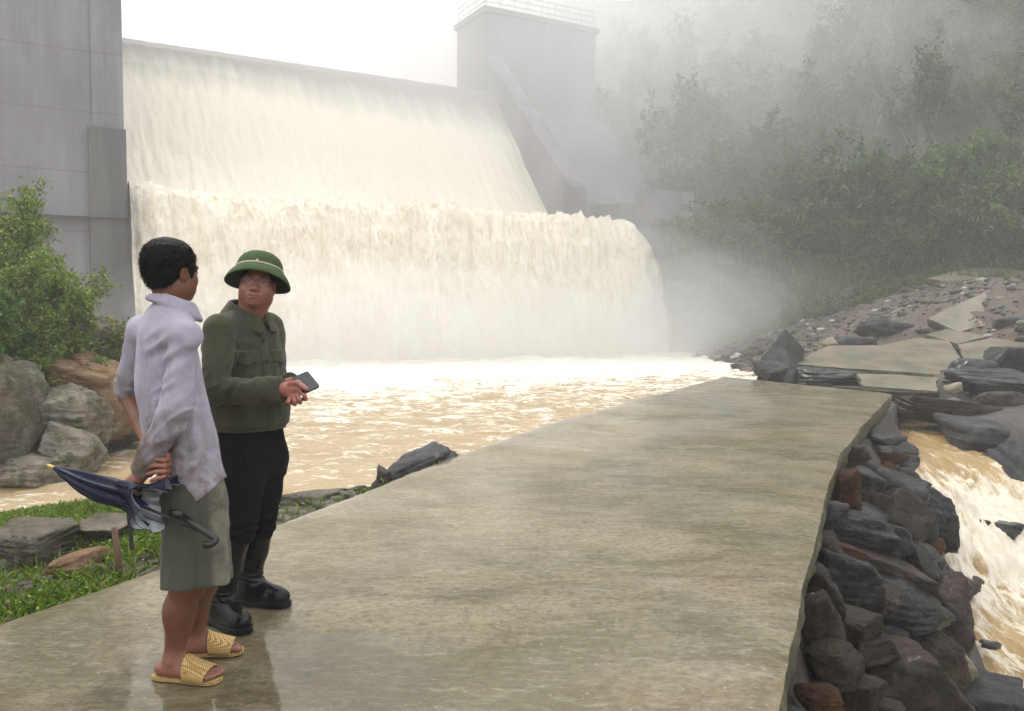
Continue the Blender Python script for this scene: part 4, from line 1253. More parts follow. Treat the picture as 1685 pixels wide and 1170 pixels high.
# ================================================================== PEOPLE: implicit-surface modeller
class SDF:
    def __init__(s, lo, hi, h, zfine=None):
        s.ax = [np.arange(lo[k], hi[k] + h, h) for k in range(3)]
        if zfine is not None:                       # denser or looser layers in chosen height bands
            z, out = lo[2], []
            while z < hi[2]:
                out.append(z)
                st = h
                for a, b, hh in zfine:
                    if a <= z <= b: st = hh
                z += st
            s.ax[2] = np.array(out)
        s.ax = [a.astype(np.float32) for a in s.ax]
        s.F = np.full([len(a) for a in s.ax], 0.08, dtype=np.float32)
    def sub(s, lo, hi, m):
        sl = []
        for k in range(3):
            a = int(np.searchsorted(s.ax[k], lo[k] - m)); b = int(np.searchsorted(s.ax[k], hi[k] + m))
            sl.append(slice(max(a, 0), max(b, a + 1)))
        X = s.ax[0][sl[0]][:, None, None]; Y = s.ax[1][sl[1]][None, :, None]; Z = s.ax[2][sl[2]][None, None, :]
        return tuple(sl), X, Y, Z
    def put(s, sl, d, k, op):
        A = s.F[sl]
        if A.size == 0: return
        d = np.broadcast_to(d, A.shape).astype(np.float32)
        if op == 'u':
            if k > 0:
                h = np.clip(0.5 + 0.5 * (A - d) / k, 0, 1)
                s.F[sl] = A * (1 - h) + d * h - k * h * (1 - h)
            else: s.F[sl] = np.minimum(A, d)
        elif op == 's':
            d = -d
            if k > 0:
                h = np.clip(0.5 - 0.5 * (A - d) / k, 0, 1)
                s.F[sl] = A * (1 - h) + d * h + k * h * (1 - h)
            else: s.F[sl] = np.maximum(A, d)
    def cone(s, a, b, ra, rb=None, k=0.01, op='u', flat_a=False, flat_b=False, m=None):
        a = np.asarray(a, float); b = np.asarray(b, float)
        rb = ra if rb is None else rb
        rm = max(ra, rb)
        lo, hi = np.minimum(a, b) - rm, np.maximum(a, b) + rm
        sl, X, Y, Z = s.sub(lo, hi, max(k, 0.012) + 0.012)
        ba = b - a; L2 = float(ba @ ba) + 1e-12
        px, py, pz = X - a[0], Y - a[1], Z - a[2]
        tr = (px * ba[0] + py * ba[1] + pz * ba[2]) / L2
        t = np.clip(tr, 0, 1)
        d = np.sqrt((px - t * ba[0]) ** 2 + (py - t * ba[1]) ** 2 + (pz - t * ba[2]) ** 2) - (ra + (rb - ra) * t)
        L = math.sqrt(L2)
        if flat_a: d = np.maximum(d, -tr * L)
        if flat_b: d = np.maximum(d, (tr - 1) * L)
        s.put(sl, d, k, op)
    def chain(s, pts, rad, k=0.01, op='u'):
        if np.isscalar(rad): rad = [rad] * len(pts)
        for i in range(len(pts) - 1): s.cone(pts[i], pts[i + 1], rad[i], rad[i + 1], k, op)
    def ell(s, c, r, ax=None, k=0.01, op='u'):
        c = np.asarray(c, float); A = np.eye(3) if ax is None else np.asarray(ax, float)
        rm = max(r)
        sl, X, Y, Z = s.sub(c - rm, c + rm, max(k, 0.012) + 0.012)
        px, py, pz = X - c[0], Y - c[1], Z - c[2]
        k0 = 0; k1 = 0
        for i in range(3):
            q = px * A[i][0] + py * A[i][1] + pz * A[i][2]
            k0 = k0 + (q / r[i]) ** 2; k1 = k1 + (q / r[i] ** 2) ** 2
        k0 = np.sqrt(k0); d = k0 * (k0 - 1) / (np.sqrt(k1) + 1e-9)
        d = np.where(k0 < 1e-4, -min(r), d)
        s.put(sl, d, k, op)
    def loft(s, st, Rv, Fv, k=0.01, op='u', n=2.3, cut=True):
        """stations (centre point, half-width along Rv, half-depth along Fv), sorted by falling height"""
        st = sorted(st, key=lambda q: q[0][2])
        zs = np.array([q[0][2] for q in st]); C = np.array([q[0] for q in st]); a = np.array([q[1] for q in st]); b = np.array([q[2] for q in st])
        rm = max(a.max(), b.max())
        sl, X, Y, Z = s.sub(C.min(0) - [rm, rm, 0], C.max(0) + [rm, rm, 0], max(k, 0.012) + 0.015)
        zz = Z[0, 0]
        def ip(v): return _pchip(zs, v, zz)[None, None, :]
        cx, cy, aa, bb = ip(C[:, 0]), ip(C[:, 1]), ip(a), ip(b)
        u = (X - cx) * Rv[0] + (Y - cy) * Rv[1]; v = (X - cx) * Fv[0] + (Y - cy) * Fv[1]
        d = ((np.abs(u / aa) ** n + np.abs(v / bb) ** n) ** (1.0 / n) - 1) * np.minimum(aa, bb)
        if cut: d = np.maximum(d, np.maximum(zs[0] - Z, Z - zs[-1]))
        s.put(sl, d, k, op)
    def near(s, w):
        m = np.abs(s.F) < w
        I = np.nonzero(m)
        return m, np.stack([s.ax[0][I[0]], s.ax[1][I[1]], s.ax[2][I[2]]], -1).astype(np.float64)
    def displace(s, fn, w=0.03):
        m, Pp = s.near(w)
        s.F[m] += fn(Pp).astype(np.float32)
    def mesh(s):
        F = s.F
        n = F.shape
        S = F < 0
        c = [(i, j, k) for i in (0, 1) for j in (0, 1) for k in (0, 1)]
        cnt = np.zeros([q - 1 for q in n], dtype=np.int8)
        for i, j, k in c: cnt += S[i:n[0] - 1 + i, j:n[1] - 1 + j, k:n[2] - 1 + k]
        act = (cnt > 0) & (cnt < 8)
        I = np.stack(np.nonzero(act), -1)
        idx = np.full(act.shape, -1, dtype=np.int32); idx[act] = np.arange(len(I))
        val = np.stack([F[I[:, 0] + i, I[:, 1] + j, I[:, 2] + k] for i, j, k in c], -1)
        acc = np.zeros((len(I), 3)); num = np.zeros(len(I))
        for e0 in range(8):
            for e1 in range(e0 + 1, 8):
                dlt = [c[e1][q] - c[e0][q] for q in range(3)]
                if sum(abs(x) for x in dlt) != 1: continue
                a, b = val[:, e0], val[:, e1]
                m = (a < 0) != (b < 0)
                t = np.where(m, a / np.where(m, a - b, 1), 0)
                p = np.array(c[e0])[None] + t[:, None] * np.array(dlt)[None]
                acc += np.where(m[:, None], p, 0); num += m
        P = I + acc / num[:, None]
        V = np.stack([np.interp(P[:, k], np.arange(n[k]), s.ax[k]) for k in range(3)], -1)
        Q = []
        for d in range(3):
            e, f = (d + 1) % 3, (d + 2) % 3
            A = np.take(S, range(0, n[d] - 1), axis=d); B = np.take(S, range(1, n[d]), axis=d)
            X = np.stack(np.nonzero(A != B), -1)
            ok = np.ones(len(X), bool)
            for g in (e, f): ok &= (X[:, g] > 0) & (X[:, g] < n[g] - 1)
            X = X[ok]
            flip = A[tuple(X.T)]
            def cell(de, df):
                Y = X.copy(); Y[:, e] -= de; Y[:, f] -= df
                return idx[tuple(Y.T)]
            q = np.stack([cell(1, 1), cell(0, 1), cell(0, 0), cell(1, 0)], -1)
            q = np.where(flip[:, None], q, q[:, ::-1])
            Q.append(q)
        Q = np.concatenate(Q)
        Q = Q[(Q >= 0).all(1)]
        return V, Q
def _pchip(x, y, xi):
    h = np.diff(x); dl = np.diff(y) / h
    m = np.zeros(len(x)); m[0], m[-1] = dl[0], dl[-1]
    for i in range(1, len(x) - 1): m[i] = 0 if dl[i - 1] * dl[i] <= 0 else 2 * dl[i - 1] * dl[i] / (dl[i - 1] + dl[i])
    i = np.clip(np.searchsorted(x, xi) - 1, 0, len(x) - 2)
    t = np.clip((xi - x[i]) / h[i], 0, 1)
    return (2 * t**3 - 3 * t**2 + 1) * y[i] + (t**3 - 2 * t**2 + t) * h[i] * m[i] + (-2 * t**3 + 3 * t**2) * y[i + 1] + (t**3 - t**2) * h[i] * m[i + 1]
def smooth_mesh(V, Q, it=2, lam=0.5):
    for _ in range(it):
        acc = np.zeros_like(V); num = np.zeros(len(V))
        for a, b in ((0, 1), (1, 2), (2, 3), (3, 0)):
            np.add.at(acc, Q[:, a], V[Q[:, b]]); np.add.at(num, Q[:, a], 1)
            np.add.at(acc, Q[:, b], V[Q[:, a]]); np.add.at(num, Q[:, b], 1)
        V = V * (1 - lam) + lam * acc / np.maximum(num, 1)[:, None]
    return V
def sdf_part(name, sd, mat, root, it=1, paint=None):
    V, Q = sd.mesh()
    V = smooth_mesh(V, Q, it)
    col = paint(V) if paint else None
    loc = np.array(root.location)
    return mesh_np(name, V - loc, Q, mat, root, True, col)
def unit(v):
    v = np.asarray(v, float); return v / np.linalg.norm(v)

# ---------------------------------------------------------------- materials of people
def mat_skin(name):
    k = NT(name, 0.48)
    co = k.coord()
    c = k.attr('tint')
    n = k.noise(26, 4, 0.6, co)
    k.set('Base Color', k.mix(k.ramp(n, [(0.35, 0.3), (0.65, 0)]), c, k.mix(1.0, c, (0.72, 0.55, 0.5), 'MULTIPLY')))
    k.set('Subsurface Weight', 0.06); k.b.inputs['Subsurface Radius'].default_value = (0.02, 0.008, 0.004)
    k.bump(k.noise(220, 3, 0.6, co), 0.12, 0.002)
    return k.m
M_SKIN = mat_skin('skin')
def mat_cloth(name, base, dark, mud=None, weave=700, rough=0.9, mud_z=None, sheen=0.15):
    k = NT(name, rough, spec=0.1)
    co = k.coord()
    c = k.mix(k.ramp(k.noise(7, 5, 0.6, co, 0.5), [(0.38, 0), (0.66, 1)]), base, dark)
    if mud:  # mud on the shirt; painted light along with mud on the shorts
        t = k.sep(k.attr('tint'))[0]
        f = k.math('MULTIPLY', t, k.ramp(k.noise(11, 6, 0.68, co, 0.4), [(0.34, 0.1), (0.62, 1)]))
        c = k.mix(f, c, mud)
    k.set('Base Color', c)
    k.set('Sheen Weight', sheen)
    h = k.noise(24, 4, 0.6, k.coord(scale=(1, 1, 0.45)), 0.4)
    p = k.bump(h, 0.55, 0.012, None)
    k.bump(k.noise(weave, 2, 0.5, co), 0.12, 0.001, 'Normal', p)
    return k.m
M_SHIRT = mat_cloth('lavender_cotton', (0.40, 0.375, 0.475), (0.325, 0.30, 0.365), (0.115, 0.088, 0.058))
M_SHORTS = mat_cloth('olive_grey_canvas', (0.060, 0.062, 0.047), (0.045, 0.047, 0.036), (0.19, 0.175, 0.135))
M_JACKET = mat_cloth('olive_drab_cotton', (0.066, 0.065, 0.042), (0.048, 0.050, 0.034))
M_TROUSER = mat_cloth('black_trouser_cloth', (0.0045, 0.0045, 0.006), (0.007, 0.0065, 0.008), rough=0.85, sheen=0.0)
def mat_hair():
    k = NT('black_hair', 0.5, spec=0.12)
    co = k.coord(scale=(1, 1, 0.25))
    n = k.noise(260, 3, 0.7, co)
    k.set('Base Color', k.ramp(n, [(0.3, (0.002, 0.002, 0.0025)), (0.7, (0.008, 0.007, 0.007))]))
    k.bump(n, 0.7, 0.004)
    return k.m
M_HAIR = mat_hair()
def mat_rubber():
    k = NT('black_rubber', 0.22, (0.008, 0.009, 0.011))
    co = k.coord()
    k.set('Roughness', k.ramp(k.noise(9, 5, 0.6, co), [(0.3, 0.10), (0.7, 0.24)]))
    k.set('Base Color', (0.004, 0.0045, 0.006)); k.set('Specular IOR Level', 0.25)
    k.bump(k.noise(16, 4, 0.5, co), 0.15, 0.006)
    return k.m
M_RUBBER = mat_rubber()
def mat_straw():
    k = NT('woven_straw', 0.65)
    u_ = k.coord(scale=(1, 1, 1), rot=(0, 0, R(38)))
    x, y, z = k.xyz(u_)
    a = k.math('SINE', k.math('MULTIPLY', k.math('ADD', x, k.math('MULTIPLY', z, 0.9)), 620))
    b = k.math('SINE', k.math('MULTIPLY', k.math('ADD', y, k.math('MULTIPLY', z, -0.7)), 620))
    ch = k.math('MULTIPLY', a, b)
    f = k.ramp(ch, [(0.0, 0), (0.35, 1)])
    c = k.mix(f, (0.33, 0.19, 0.055), (0.66, 0.47, 0.19))
    c = k.mix(k.ramp(k.noise(40, 3, 0.6), [(0.6, 0), (0.72, 0.7)]), c, (0.16, 0.09, 0.03))
    k.set('Base Color', c)
    k.bump(ch, 0.6, 0.003)
    return k.m
M_STRAW = mat_straw()

# ---------------------------------------------------------------- shared head
def head_axes(face, roll=0.0, nod=0.0):
    f = unit([face[0], face[1], 0]); r = np.array([f[1], -f[0], 0.0]); u_ = np.array([0, 0, 1.0])
    f2 = f * math.cos(nod) + u_ * math.sin(nod); u2 = u_ * math.cos(nod) - f * math.sin(nod)
    r3 = r * math.cos(roll) + u2 * math.sin(roll); u3 = u2 * math.cos(roll) - r * math.sin(roll)
    return np.array([r3, f2, u3])
def add_head(sd, C, A, sc=0.93, wide=1.0):
    def T(x, y, z): return C + sc * (A[0] * x + A[1] * y + A[2] * z)
    def E(c, r, k=0.01, op='u'): sd.ell(T(*c), [q * sc for q in r], A, k * sc, op)
    E((0, -0.012, 0.03), (0.077, 0.097, 0.094), 0)
    E((0, 0.018, -0.04), (0.068 * wide, 0.074, 0.078), 0.03)
    for q in (-1, 1):
        E((q * 0.040 * wide, 0.046, -0.034), (0.034, 0.034, 0.036), 0.02)
        E((q * 0.048 * wide, 0.012, -0.072), (0.027, 0.042, 0.032), 0.03)
    E((0, 0.068, -0.100), (0.027, 0.022, 0.019), 0.025)
    E((0, 0.076, 0.022), (0.056, 0.018, 0.012), 0.02)
    for q in (-1, 1): E((q * 0.032, 0.104, 0.001), (0.018, 0.018, 0.012), 0.012, 's')
    for q in (-1, 1): E((q * 0.032, 0.076, 0.000), (0.0165, 0.0135, 0.0105), 0.006)
    sd.cone(T(0, 0.086, 0.006), T(0, 0.103, -0.032), 0.009 * sc, 0.0125 * sc, 0.012)
    E((0, 0.103, -0.036), (0.0145, 0.0145, 0.012), 0.008)
    for q in (-1, 1): E((q * 0.0145, 0.094, -0.040), (0.009, 0.011, 0.008), 0.006)
    E((0, 0.080, -0.070), (0.034, 0.018, 0.020), 0.02)
    E((0, 0.094, -0.066), (0.022, 0.008, 0.0055), 0.006)
    E((0, 0.0925, -0.0755), (0.019, 0.009, 0.0065), 0.006)
    sd.chain([T(-0.025, 0.092, -0.0715), T(0, 0.106, -0.0705), T(0.025, 0.092, -0.0715)], 0.0026, 0.003, 's')
    for q in (-1, 1):
        E((q * 0.079, -0.012, -0.012), (0.009, 0.021, 0.033), 0.008)
        E((q * 0.087, -0.006, -0.010), (0.006, 0.011, 0.018), 0.006, 's')
    return T
def paint_head(V, col, C, A, sc, lip=(0.26, 0.075, 0.065)):
    L = (V - C) @ A.T / sc
    x, y, z = L[:, 0], L[:, 1], L[:, 2]
    front = y > 0.045
    def soft(m, c, a): 
        w = (np.clip(m, 0, 1) * a * front)[:, None]
        col[:] = col * (1 - w) + np.array(c) * w
    soft(np.exp(-((x / 0.022) ** 4 + ((z + 0.071) / 0.011) ** 4)), lip, 0.8)
    soft(np.exp(-((x / 0.024) ** 4 + ((z + 0.0712) / 0.0022) ** 2)), (0.08, 0.025, 0.02), 0.8)
    for q in (-1, 1):
        ex = x - q * 0.032
        soft(np.exp(-((ex / 0.0145) ** 4 + ((z - 0.0) / 0.0034) ** 4)), (0.26, 0.20, 0.17), 0.7)
        soft(np.exp(-((ex / 0.0070) ** 4 + ((z - 0.0) / 0.0042) ** 4)), (0.012, 0.008, 0.006), 1.0)
        soft(np.exp(-((ex / 0.018) ** 4 + ((z - 0.0050) / 0.0030) ** 2)), (0.012, 0.008, 0.007), 1.0)
        soft(np.exp(-((ex / 0.021) ** 4 + ((z - 0.024 + 2.5 * ex * ex * 8) / 0.0052) ** 2)), (0.02, 0.014, 0.012), 0.85)
        soft(np.exp(-(((x - q * 0.04) / 0.022) ** 2 + ((z + 0.035) / 0.02) ** 2)), (0.52, 0.22, 0.15), 0.35)
    return col
def add_hand(sd, wrist, palm, fingers, thumb, rp=0.02, rf=0.0088):
    """palm: list of points from wrist to knuckles; fingers: polylines"""
    for p, q, r0, r1 in palm: sd.cone(p, q, r0, r1, 0.012)
    for fpl in fingers:
        n = len(fpl); sd.chain(fpl, [rf * (1.05 - 0.22 * i / (n - 1)) for i in range(n)], 0.0035)
    sd.chain(thumb, [rf * (1.35 - 0.35 * i / (len(thumb) - 1)) for i in range(len(thumb))], 0.006)

# ================================================================== PERSON in the lavender shirt
def person_lavender():
    Rv = unit([0.48, -0.877, 0]); Fv = unit([0.877, 0.48, 0])
    J = atD
    foot_r = atZ(300, 1117, 0.0)
    root = empty('person', (float(foot_r[0]), float(foot_r[1]), 0.0))
    tag(root, 'person in a muddy lavender shirt and shorts, hands clasped behind the back', 'person')
    # ---------- joints
    HC = J(286, 447, 3.26)
    HA = head_axes((0.52, 0.855), 0.0, -0.05)
    neck_t, neck_b = J(288, 482, 3.255), J(282, 536, 3.25)
    shR, shL = J(303, 556, 3.10), J(236, 545, 3.40)
    elR, wrR = J(288, 676, 3.03), J(236, 776, 3.09)
    elL, wrL = J(211, 652, 3.50), J(258, 748, 3.20)
    hipR, hipL = J(318, 822, 3.18), J(326, 822, 3.34)
    knR, anR = J(308, 964, 3.16), J(287, 1078, 3.17)
    knL, anL = J(330, 960, 3.36), J(322, 1054, 3.40)
    an_r = np.array([anR[0], anR[1], 0.0]); an_l = np.array([anL[0], anL[1], 0.0])
    fdR = unit([0.985, -0.17, 0]); fdL = unit([0.99, 0.12, 0])
    # ---------- body: one surface, head to toes
    lo = np.array([-1.75, 2.80, 0.0]); hi = np.array([-0.92, 3.68, 1.68])
    sd = SDF(lo, hi, 0.0042, [(0, 0.18, 0.0036), (0.70, 0.90, 0.0036), (0.18, 0.62, 0.006), (0.90, 1.38, 0.011), (1.38, 1.68, 0.0034)])
    T = add_head(sd, HC, HA, 0.92)
    sd.cone(neck_t + HA[1] * -0.015, neck_b, 0.056, 0.056, 0.03)
    sd.cone(T(0, -0.035, -0.05), neck_b, 0.048, 0.052, 0.03)
    tor = [(J(276, 545, 3.25), .14, .075), (J(280, 610, 3.25), .13, .08), (J(290, 700, 3.25), .13, .09), (J(312, 790, 3.25), .13, .085), (J(322, 850, 3.26), .14, .09)]
    sd.loft(tor, Rv, Fv, 0.03)
    sd.cone(neck_b, shR, 0.045, 0.036, 0.03); sd.cone(neck_b, shL, 0.045, 0.036, 0.03)
    sd.chain([shR, elR, wrR], [0.034, 0.031, 0.024], 0.012)
    mid = elL * 0.55 + wrL * 0.45
    sd.chain([shL, elL, mid, wrL], [0.046, 0.038, 0.036, 0.026], 0.012)
    for h_, k_, a_, fd, an0 in ((hipR, knR, anR, fdR, an_r), (hipL, knL, anL, fdL, an_l)):
        cf = k_ * 0.68 + a_ * 0.32
        back = -fd
        sd.chain([h_, k_ + fd * 0.005, cf + back * 0.012, a_], [0.085, 0.060, 0.053, 0.036], 0.02)
        sd.ell(k_ * 0.62 + a_ * 0.38 + back * 0.010, (0.042, 0.040, 0.085), np.array([Rv, fd, [0, 0, 1]]), 0.03)
        sideN = np.array([fd[1], -fd[0], 0])
        sd.cone(a_, an0 + fd * -0.012 + UPV * 0.05, 0.036, 0.036, 0.02)
        sd.ell(an0 + fd * -0.045 + UPV * 0.040, (0.033, 0.036, 0.028), np.array([sideN, fd, [0, 0, 1]]), 0.02)
        for q in (-1, 1): sd.ell(a_ + sideN * q * 0.033 - UPV * 0.015, (0.010, 0.013, 0.014), None, 0.012)
        sd.cone(an0 + fd * 0.01 + UPV * 0.065, an0 + fd * 0.115 + UPV * 0.042, 0.036, 0.026, 0.025)
        sd.cone(an0 + fd * 0.00 + UPV * 0.04 + sideN * 0.012, an0 + fd * 0.125 + UPV * 0.034 + sideN * 0.024, 0.026, 0.021, 0.02)
        sd.cone(an0 + fd * 0.02 + UPV * 0.04 - sideN * 0.010, an0 + fd * 0.125 + UPV * 0.036 - sideN * 0.020, 0.026, 0.022, 0.02)
        sgn = 1 if fd is fdR else -1
        for i_, (off, ln, rr0) in enumerate([(-0.030, 0.058, 0.0135), (-0.010, 0.058, 0.0098), (0.007, 0.050, 0.0092), (0.022, 0.042, 0.0088), (0.035, 0.032, 0.0082)]):
            o0 = an0 + fd * 0.118 + sideN * off * sgn + UPV * 0.034
            o1 = an0 + fd * (0.118 + ln) + sideN * off * sgn * 1.05 + UPV * 0.028
            sd.cone(o0, o1, rr0, rr0 * 0.95, 0.004)
    # right hand round the furled umbrella
    kn = J(214, 797, 3.085)
    a_dir = unit(J(292, 846, 3.02) - J(88, 768, 3.14))        # umbrella axis, tip to handle
    dwn = unit(np.array([0.05, -0.25, -0.97]))
    palm = [(wrR, kn + a_dir * 0.020, 0.025, 0.020), (wrR, kn - a_dir * 0.012, 0.024, 0.018)]
    fing = []
    for i_, o in enumerate((-0.026, -0.008, 0.010, 0.027)):
        b0 = kn + a_dir * o
        ln = (0.9, 1.0, 0.95, 0.8)[i_]
        if i_ == 0:
            fing.append([b0, b0 - a_dir * 0.028 * ln + dwn * 0.010, J(197, 806, 3.06), J(192, 817, 3.06)])
        else:
            fing.append([b0, b0 + dwn * 0.03 * ln + np.array([-0.012, -0.022, 0]), b0 + dwn * 0.055 * ln + np.array([-0.004, -0.016, 0]), b0 + dwn * 0.068 * ln + np.array([0.012, 0.006, 0])])
    add_hand(sd, wrR, palm, fing, [wrR * 0.5 + kn * 0.5 + np.array([0, 0.02, 0]), kn + np.array([-0.01, 0.035, -0.012]), kn - a_dir * 0.035 + np.array([0, 0.035, -0.03])])
    # left hand closed round the right sleeve, fingertips on the near side
    palm = [(wrL, J(276, 762, 3.10), 0.026, 0.019), (wrL, J(274, 778, 3.11), 0.024, 0.018)]
    fing = []
    for i_ in range(4):
        y0 = 756 + 9.6 * i_
        sh_ = (0, -2, 0, 6)[i_]
        fing.append([J(277, y0, 3.085), J(270, y0 + 1, 3.048), J(256 + sh_ * .5, y0 - 1 + i_, 3.036), J(243 + sh_, y0 + 2 + 1.5 * i_, 3.047)])
    add_hand(sd, wrL, palm, fing, [J(272, 760, 3.12), J(276, 750, 3.085), J(268, 745, 3.065)], rf=0.0094)
    def paint(V):
        col = np.zeros((len(V), 3)) + np.array([0.150, 0.057, 0.029])
        z = V[:, 2]
        w = sstep(0.62, 0.72, z) * sstep(0.98, 0.88, z)
        col = col * (1 - w[:, None]) + np.array([0.33, 0.135, 0.095]) * w[:, None]
        w = sstep(0.16, 0.07, z)
        col = col * (1 - w[:, None]) + np.array([0.25, 0.108, 0.070]) * w[:, None]
        return paint_head(V, col, HC, HA, 0.92)
    sdf_part('body', sd, M_SKIN, root, 1, paint)
    # ---------- hair
    sd = SDF(HC - 0.17, HC + 0.17, 0.0034)
    def T2(x, y, z): return HC + 0.92 * (HA[0] * x + HA[1] * y + HA[2] * z)
    sd.ell(T2(0, -0.028, 0.046), [0.094 * .92, 0.112 * .92, 0.093 * .92], HA, 0)
    sd.ell(T2(0, -0.060, -0.006), [0.080 * .92, 0.066 * .92, 0.080 * .92], HA, 0.03)
    for q in (-1, 1): sd.cone(T2(q * 0.078, 0.030, 0.02), T2(q * 0.074, 0.028, -0.022), 0.013, 0.006, 0.01)
    sd.ell(T2(0, 0.125, 0.015), [0.09, 0.062, 0.055], HA, 0.015, 's')
    for q in (-1, 1): sd.ell(T2(q * 0.090, -0.006, -0.028), [0.022, 0.030, 0.036], HA, 0.01, 's')
    sd.displace(lambda p: 0.0045 * fbm(p * 30, 3) + 0.0035 * fbm(p * np.array([120, 120, 60]), 2), 0.02)
    hr = sdf_part('hair', sd, M_HAIR, root, 0)
    nv_ = len(hr.data.vertices); co_ = np.zeros(nv_ * 3); no_ = np.zeros(nv_ * 3)
    hr.data.vertices.foreach_get('co', co_); hr.data.vertices.foreach_get('normal', no_)
    co_ = co_.reshape(-1, 3); no_ = no_.reshape(-1, 3)
    rs_ = np.random.RandomState(8); pick = rs_.choice(nv_, min(nv_, 6500), replace=False)
    ear = HC + 0.92 * (HA[0] * 0.08 - HA[2] * 0.02) - np.array(root.location)
    pick = pick[np.linalg.norm(co_[pick] - ear, axis=1) > 0.042]
    crown = HC + HA[2] * 0.17 - HA[1] * 0.02 - np.array(root.location)
    away = co_[pick] - crown; away /= np.linalg.norm(away, axis=1)[:, None] + 1e-6
    dr_ = no_[pick] * 0.22 + away * 0.9 + rs_.normal(size=(len(pick), 3)) * 0.34
    Vh, Th, Ch = leaf_mesh(co_[pick] - no_[pick] * 0.002, dr_, rs_.uniform(0.007, 0.015, len(pick)), 0.10, rs_, np.zeros((len(pick), 3)), 0.1, 0.3)
    mesh_np('hair_strands', Vh, Th, M_HAIR, hr)
    # ---------- shirt
    lo = np.array([-1.72, 2.86, 0.70]); hi = np.array([-0.95, 3.64, 1.46])
    sd = SDF(lo, hi, 0.0042)
    st = [(J(284, 499, 3.25), .078, .070), (J(279, 511, 3.25), .108, .082), (J(275, 528, 3.25), .145, .090), (J(273, 548, 3.25), .176, .099), (J(274, 575, 3.25), .184, .106), (J(277, 620, 3.25), .178, .114), (J(285, 670, 3.25), .172, .122), (J(297, 722, 3.25), .170, .126), (J(310, 768, 3.25), .172, .120), (J(320, 800, 3.25), .186, .122), (J(324, 832, 3.25), .19, .124)]
    sd.loft(st, Rv, Fv, 0, n=2.25)
    sd.cone(neck_b + UPV * 0.0, shR + UPV * 0.0, 0.062, 0.066, 0.03); sd.cone(neck_b, shL, 0.062, 0.064, 0.03)
    cuff = elR * 0.0 + wrR * 1.0
    m1 = shR * 0.5 + elR * 0.5
    sd.cone(shR, m1, 0.060, 0.056, 0.016); sd.cone(m1, elR, 0.056, 0.054, 0.006); sd.cone(elR, cuff, 0.056, 0.043, 0.005, flat_b=True)
    eL2 = shL * 0.06 + elL * 0.94
    sd.cone(shL, eL2, 0.060, 0.053, 0.02, flat_b=True)
    sd.cone(shL * 0.22 + elL * 0.78, eL2, 0.063, 0.062, 0.004, flat_a=True, flat_b=True)
    # collar: stand and turned-down leaf
    cc = J(287, 499, 3.25)
    def ring(rad_r, rad_f, dz, tilt, n=72):
        out = []
        for i in range(n):
            w = 2 * math.pi * i / n
            out.append(cc + Rv * rad_r * math.cos(w) + Fv * (rad_f * math.sin(w)) + UPV * (dz - tilt * math.sin(w)))
        return out
    topr = ring(0.066, 0.068, 0.012, 0.024); lowr = ring(0.083, 0.092, -0.022, 0.042)
    for a_, b_ in zip(topr, lowr): sd.cone(a_, b_, 0.0085, 0.0075, 0.010)
    sd.cone(cc + UPV * 0.02, cc + UPV * 0.14, 0.060, 0.066, 0.004, 's')
    # hem: lower at the back corner
    m, Pp = sd.near(0.25)
    f_ = (Pp - st[-2][0]) @ Fv
    zh = J(300, 806, 3.25)[2] + 0.045 * sstep(-0.04, 0.12, f_) - 0.012 * np.cos((f_ + 0.055) * 26) - 0.015 * sstep(0.02, -0.10, f_)
    rside = (Pp - st[-2][0]) @ Rv
    inarm = np.minimum(np.linalg.norm(Pp - wrR, axis=1), np.linalg.norm(Pp - (elR * .3 + wrR * .7), axis=1)) < 0.09
    sd.F[m] = np.where(inarm, sd.F[m], np.maximum(sd.F[m], (zh - Pp[:, 2]).astype(np.float32)))
    def folds(p):
        d = 0.006 * fbm(p * np.array([9, 9, 3.5]), 3)
        def rdg(p2, f): return np.abs(pnoise(p2 * f))
        # long drag folds from the shoulder blades to the waist
        hz = p[:, 2]
        a1 = np.exp(-((hz - 1.12) / 0.16) ** 2)
        q = (p - st[3][0])
        u_ = q @ Rv; v_ = q @ Fv
        d += 0.030 * a1 * (np.abs(pnoise(P3(u_ * 13 + v_ * 9 + hz * 5, hz * 2.2, v_ * 6))) - 0.22)
        a2 = np.exp(-((hz - 0.90) / 0.12) ** 2)
        d += 0.034 * a2 * (np.abs(pnoise(P3(u_ * 11 - v_ * 12, hz * 1.8 + 3, u_ * 5 + v_ * 5))) - 0.25)
        # elbow and armpit gathers
        for c_, amp, wd, fq in ((elR, 0.036, 0.10, 26), (shR * .6 + elR * .4, 0.022, 0.09, 20), (wrR * .6 + elR * .4, 0.024, 0.09, 24), (elL, 0.022, 0.10, 24), (shR + np.array([-.06, 0, -.06]), 0.030, 0.08, 22)):
            w = np.exp(-(np.linalg.norm(p - c_, axis=1) / wd) ** 2)
            ax_ = unit(elR - shR) * 0.8 + np.array([0.5, 0.2, 0])
            d += amp * w * (np.abs(pnoise(P3((p - c_) @ ax_ * fq, (p - c_) @ Rv * 7, hz * 3))) - 0.22)
        # yoke seam and back pleat
        return d
    sd.displace(folds, 0.028)
    def paint(V):
        hz = V[:, 2]
        u_ = (V - st[3][0]) @ Fv
        arm = np.exp(-(np.minimum(np.linalg.norm(V - wrR, axis=1), np.linalg.norm(V - (elR * .35 + wrR * .65), axis=1)) / 0.12) ** 2)
        armL = np.exp(-(np.linalg.norm(V - elL, axis=1) / 0.09) ** 2)
        low = sstep(0.98, 0.78, hz) * 0.55 * sstep(-0.05, 0.12, u_)
        t = np.clip(1.7 * arm + 1.4 * low + 1.5 * armL + 0.16, 0, 1.0)
        return np.repeat(t[:, None], 3, 1)
    sdf_part('shirt', sd, M_SHIRT, root, 1, paint)
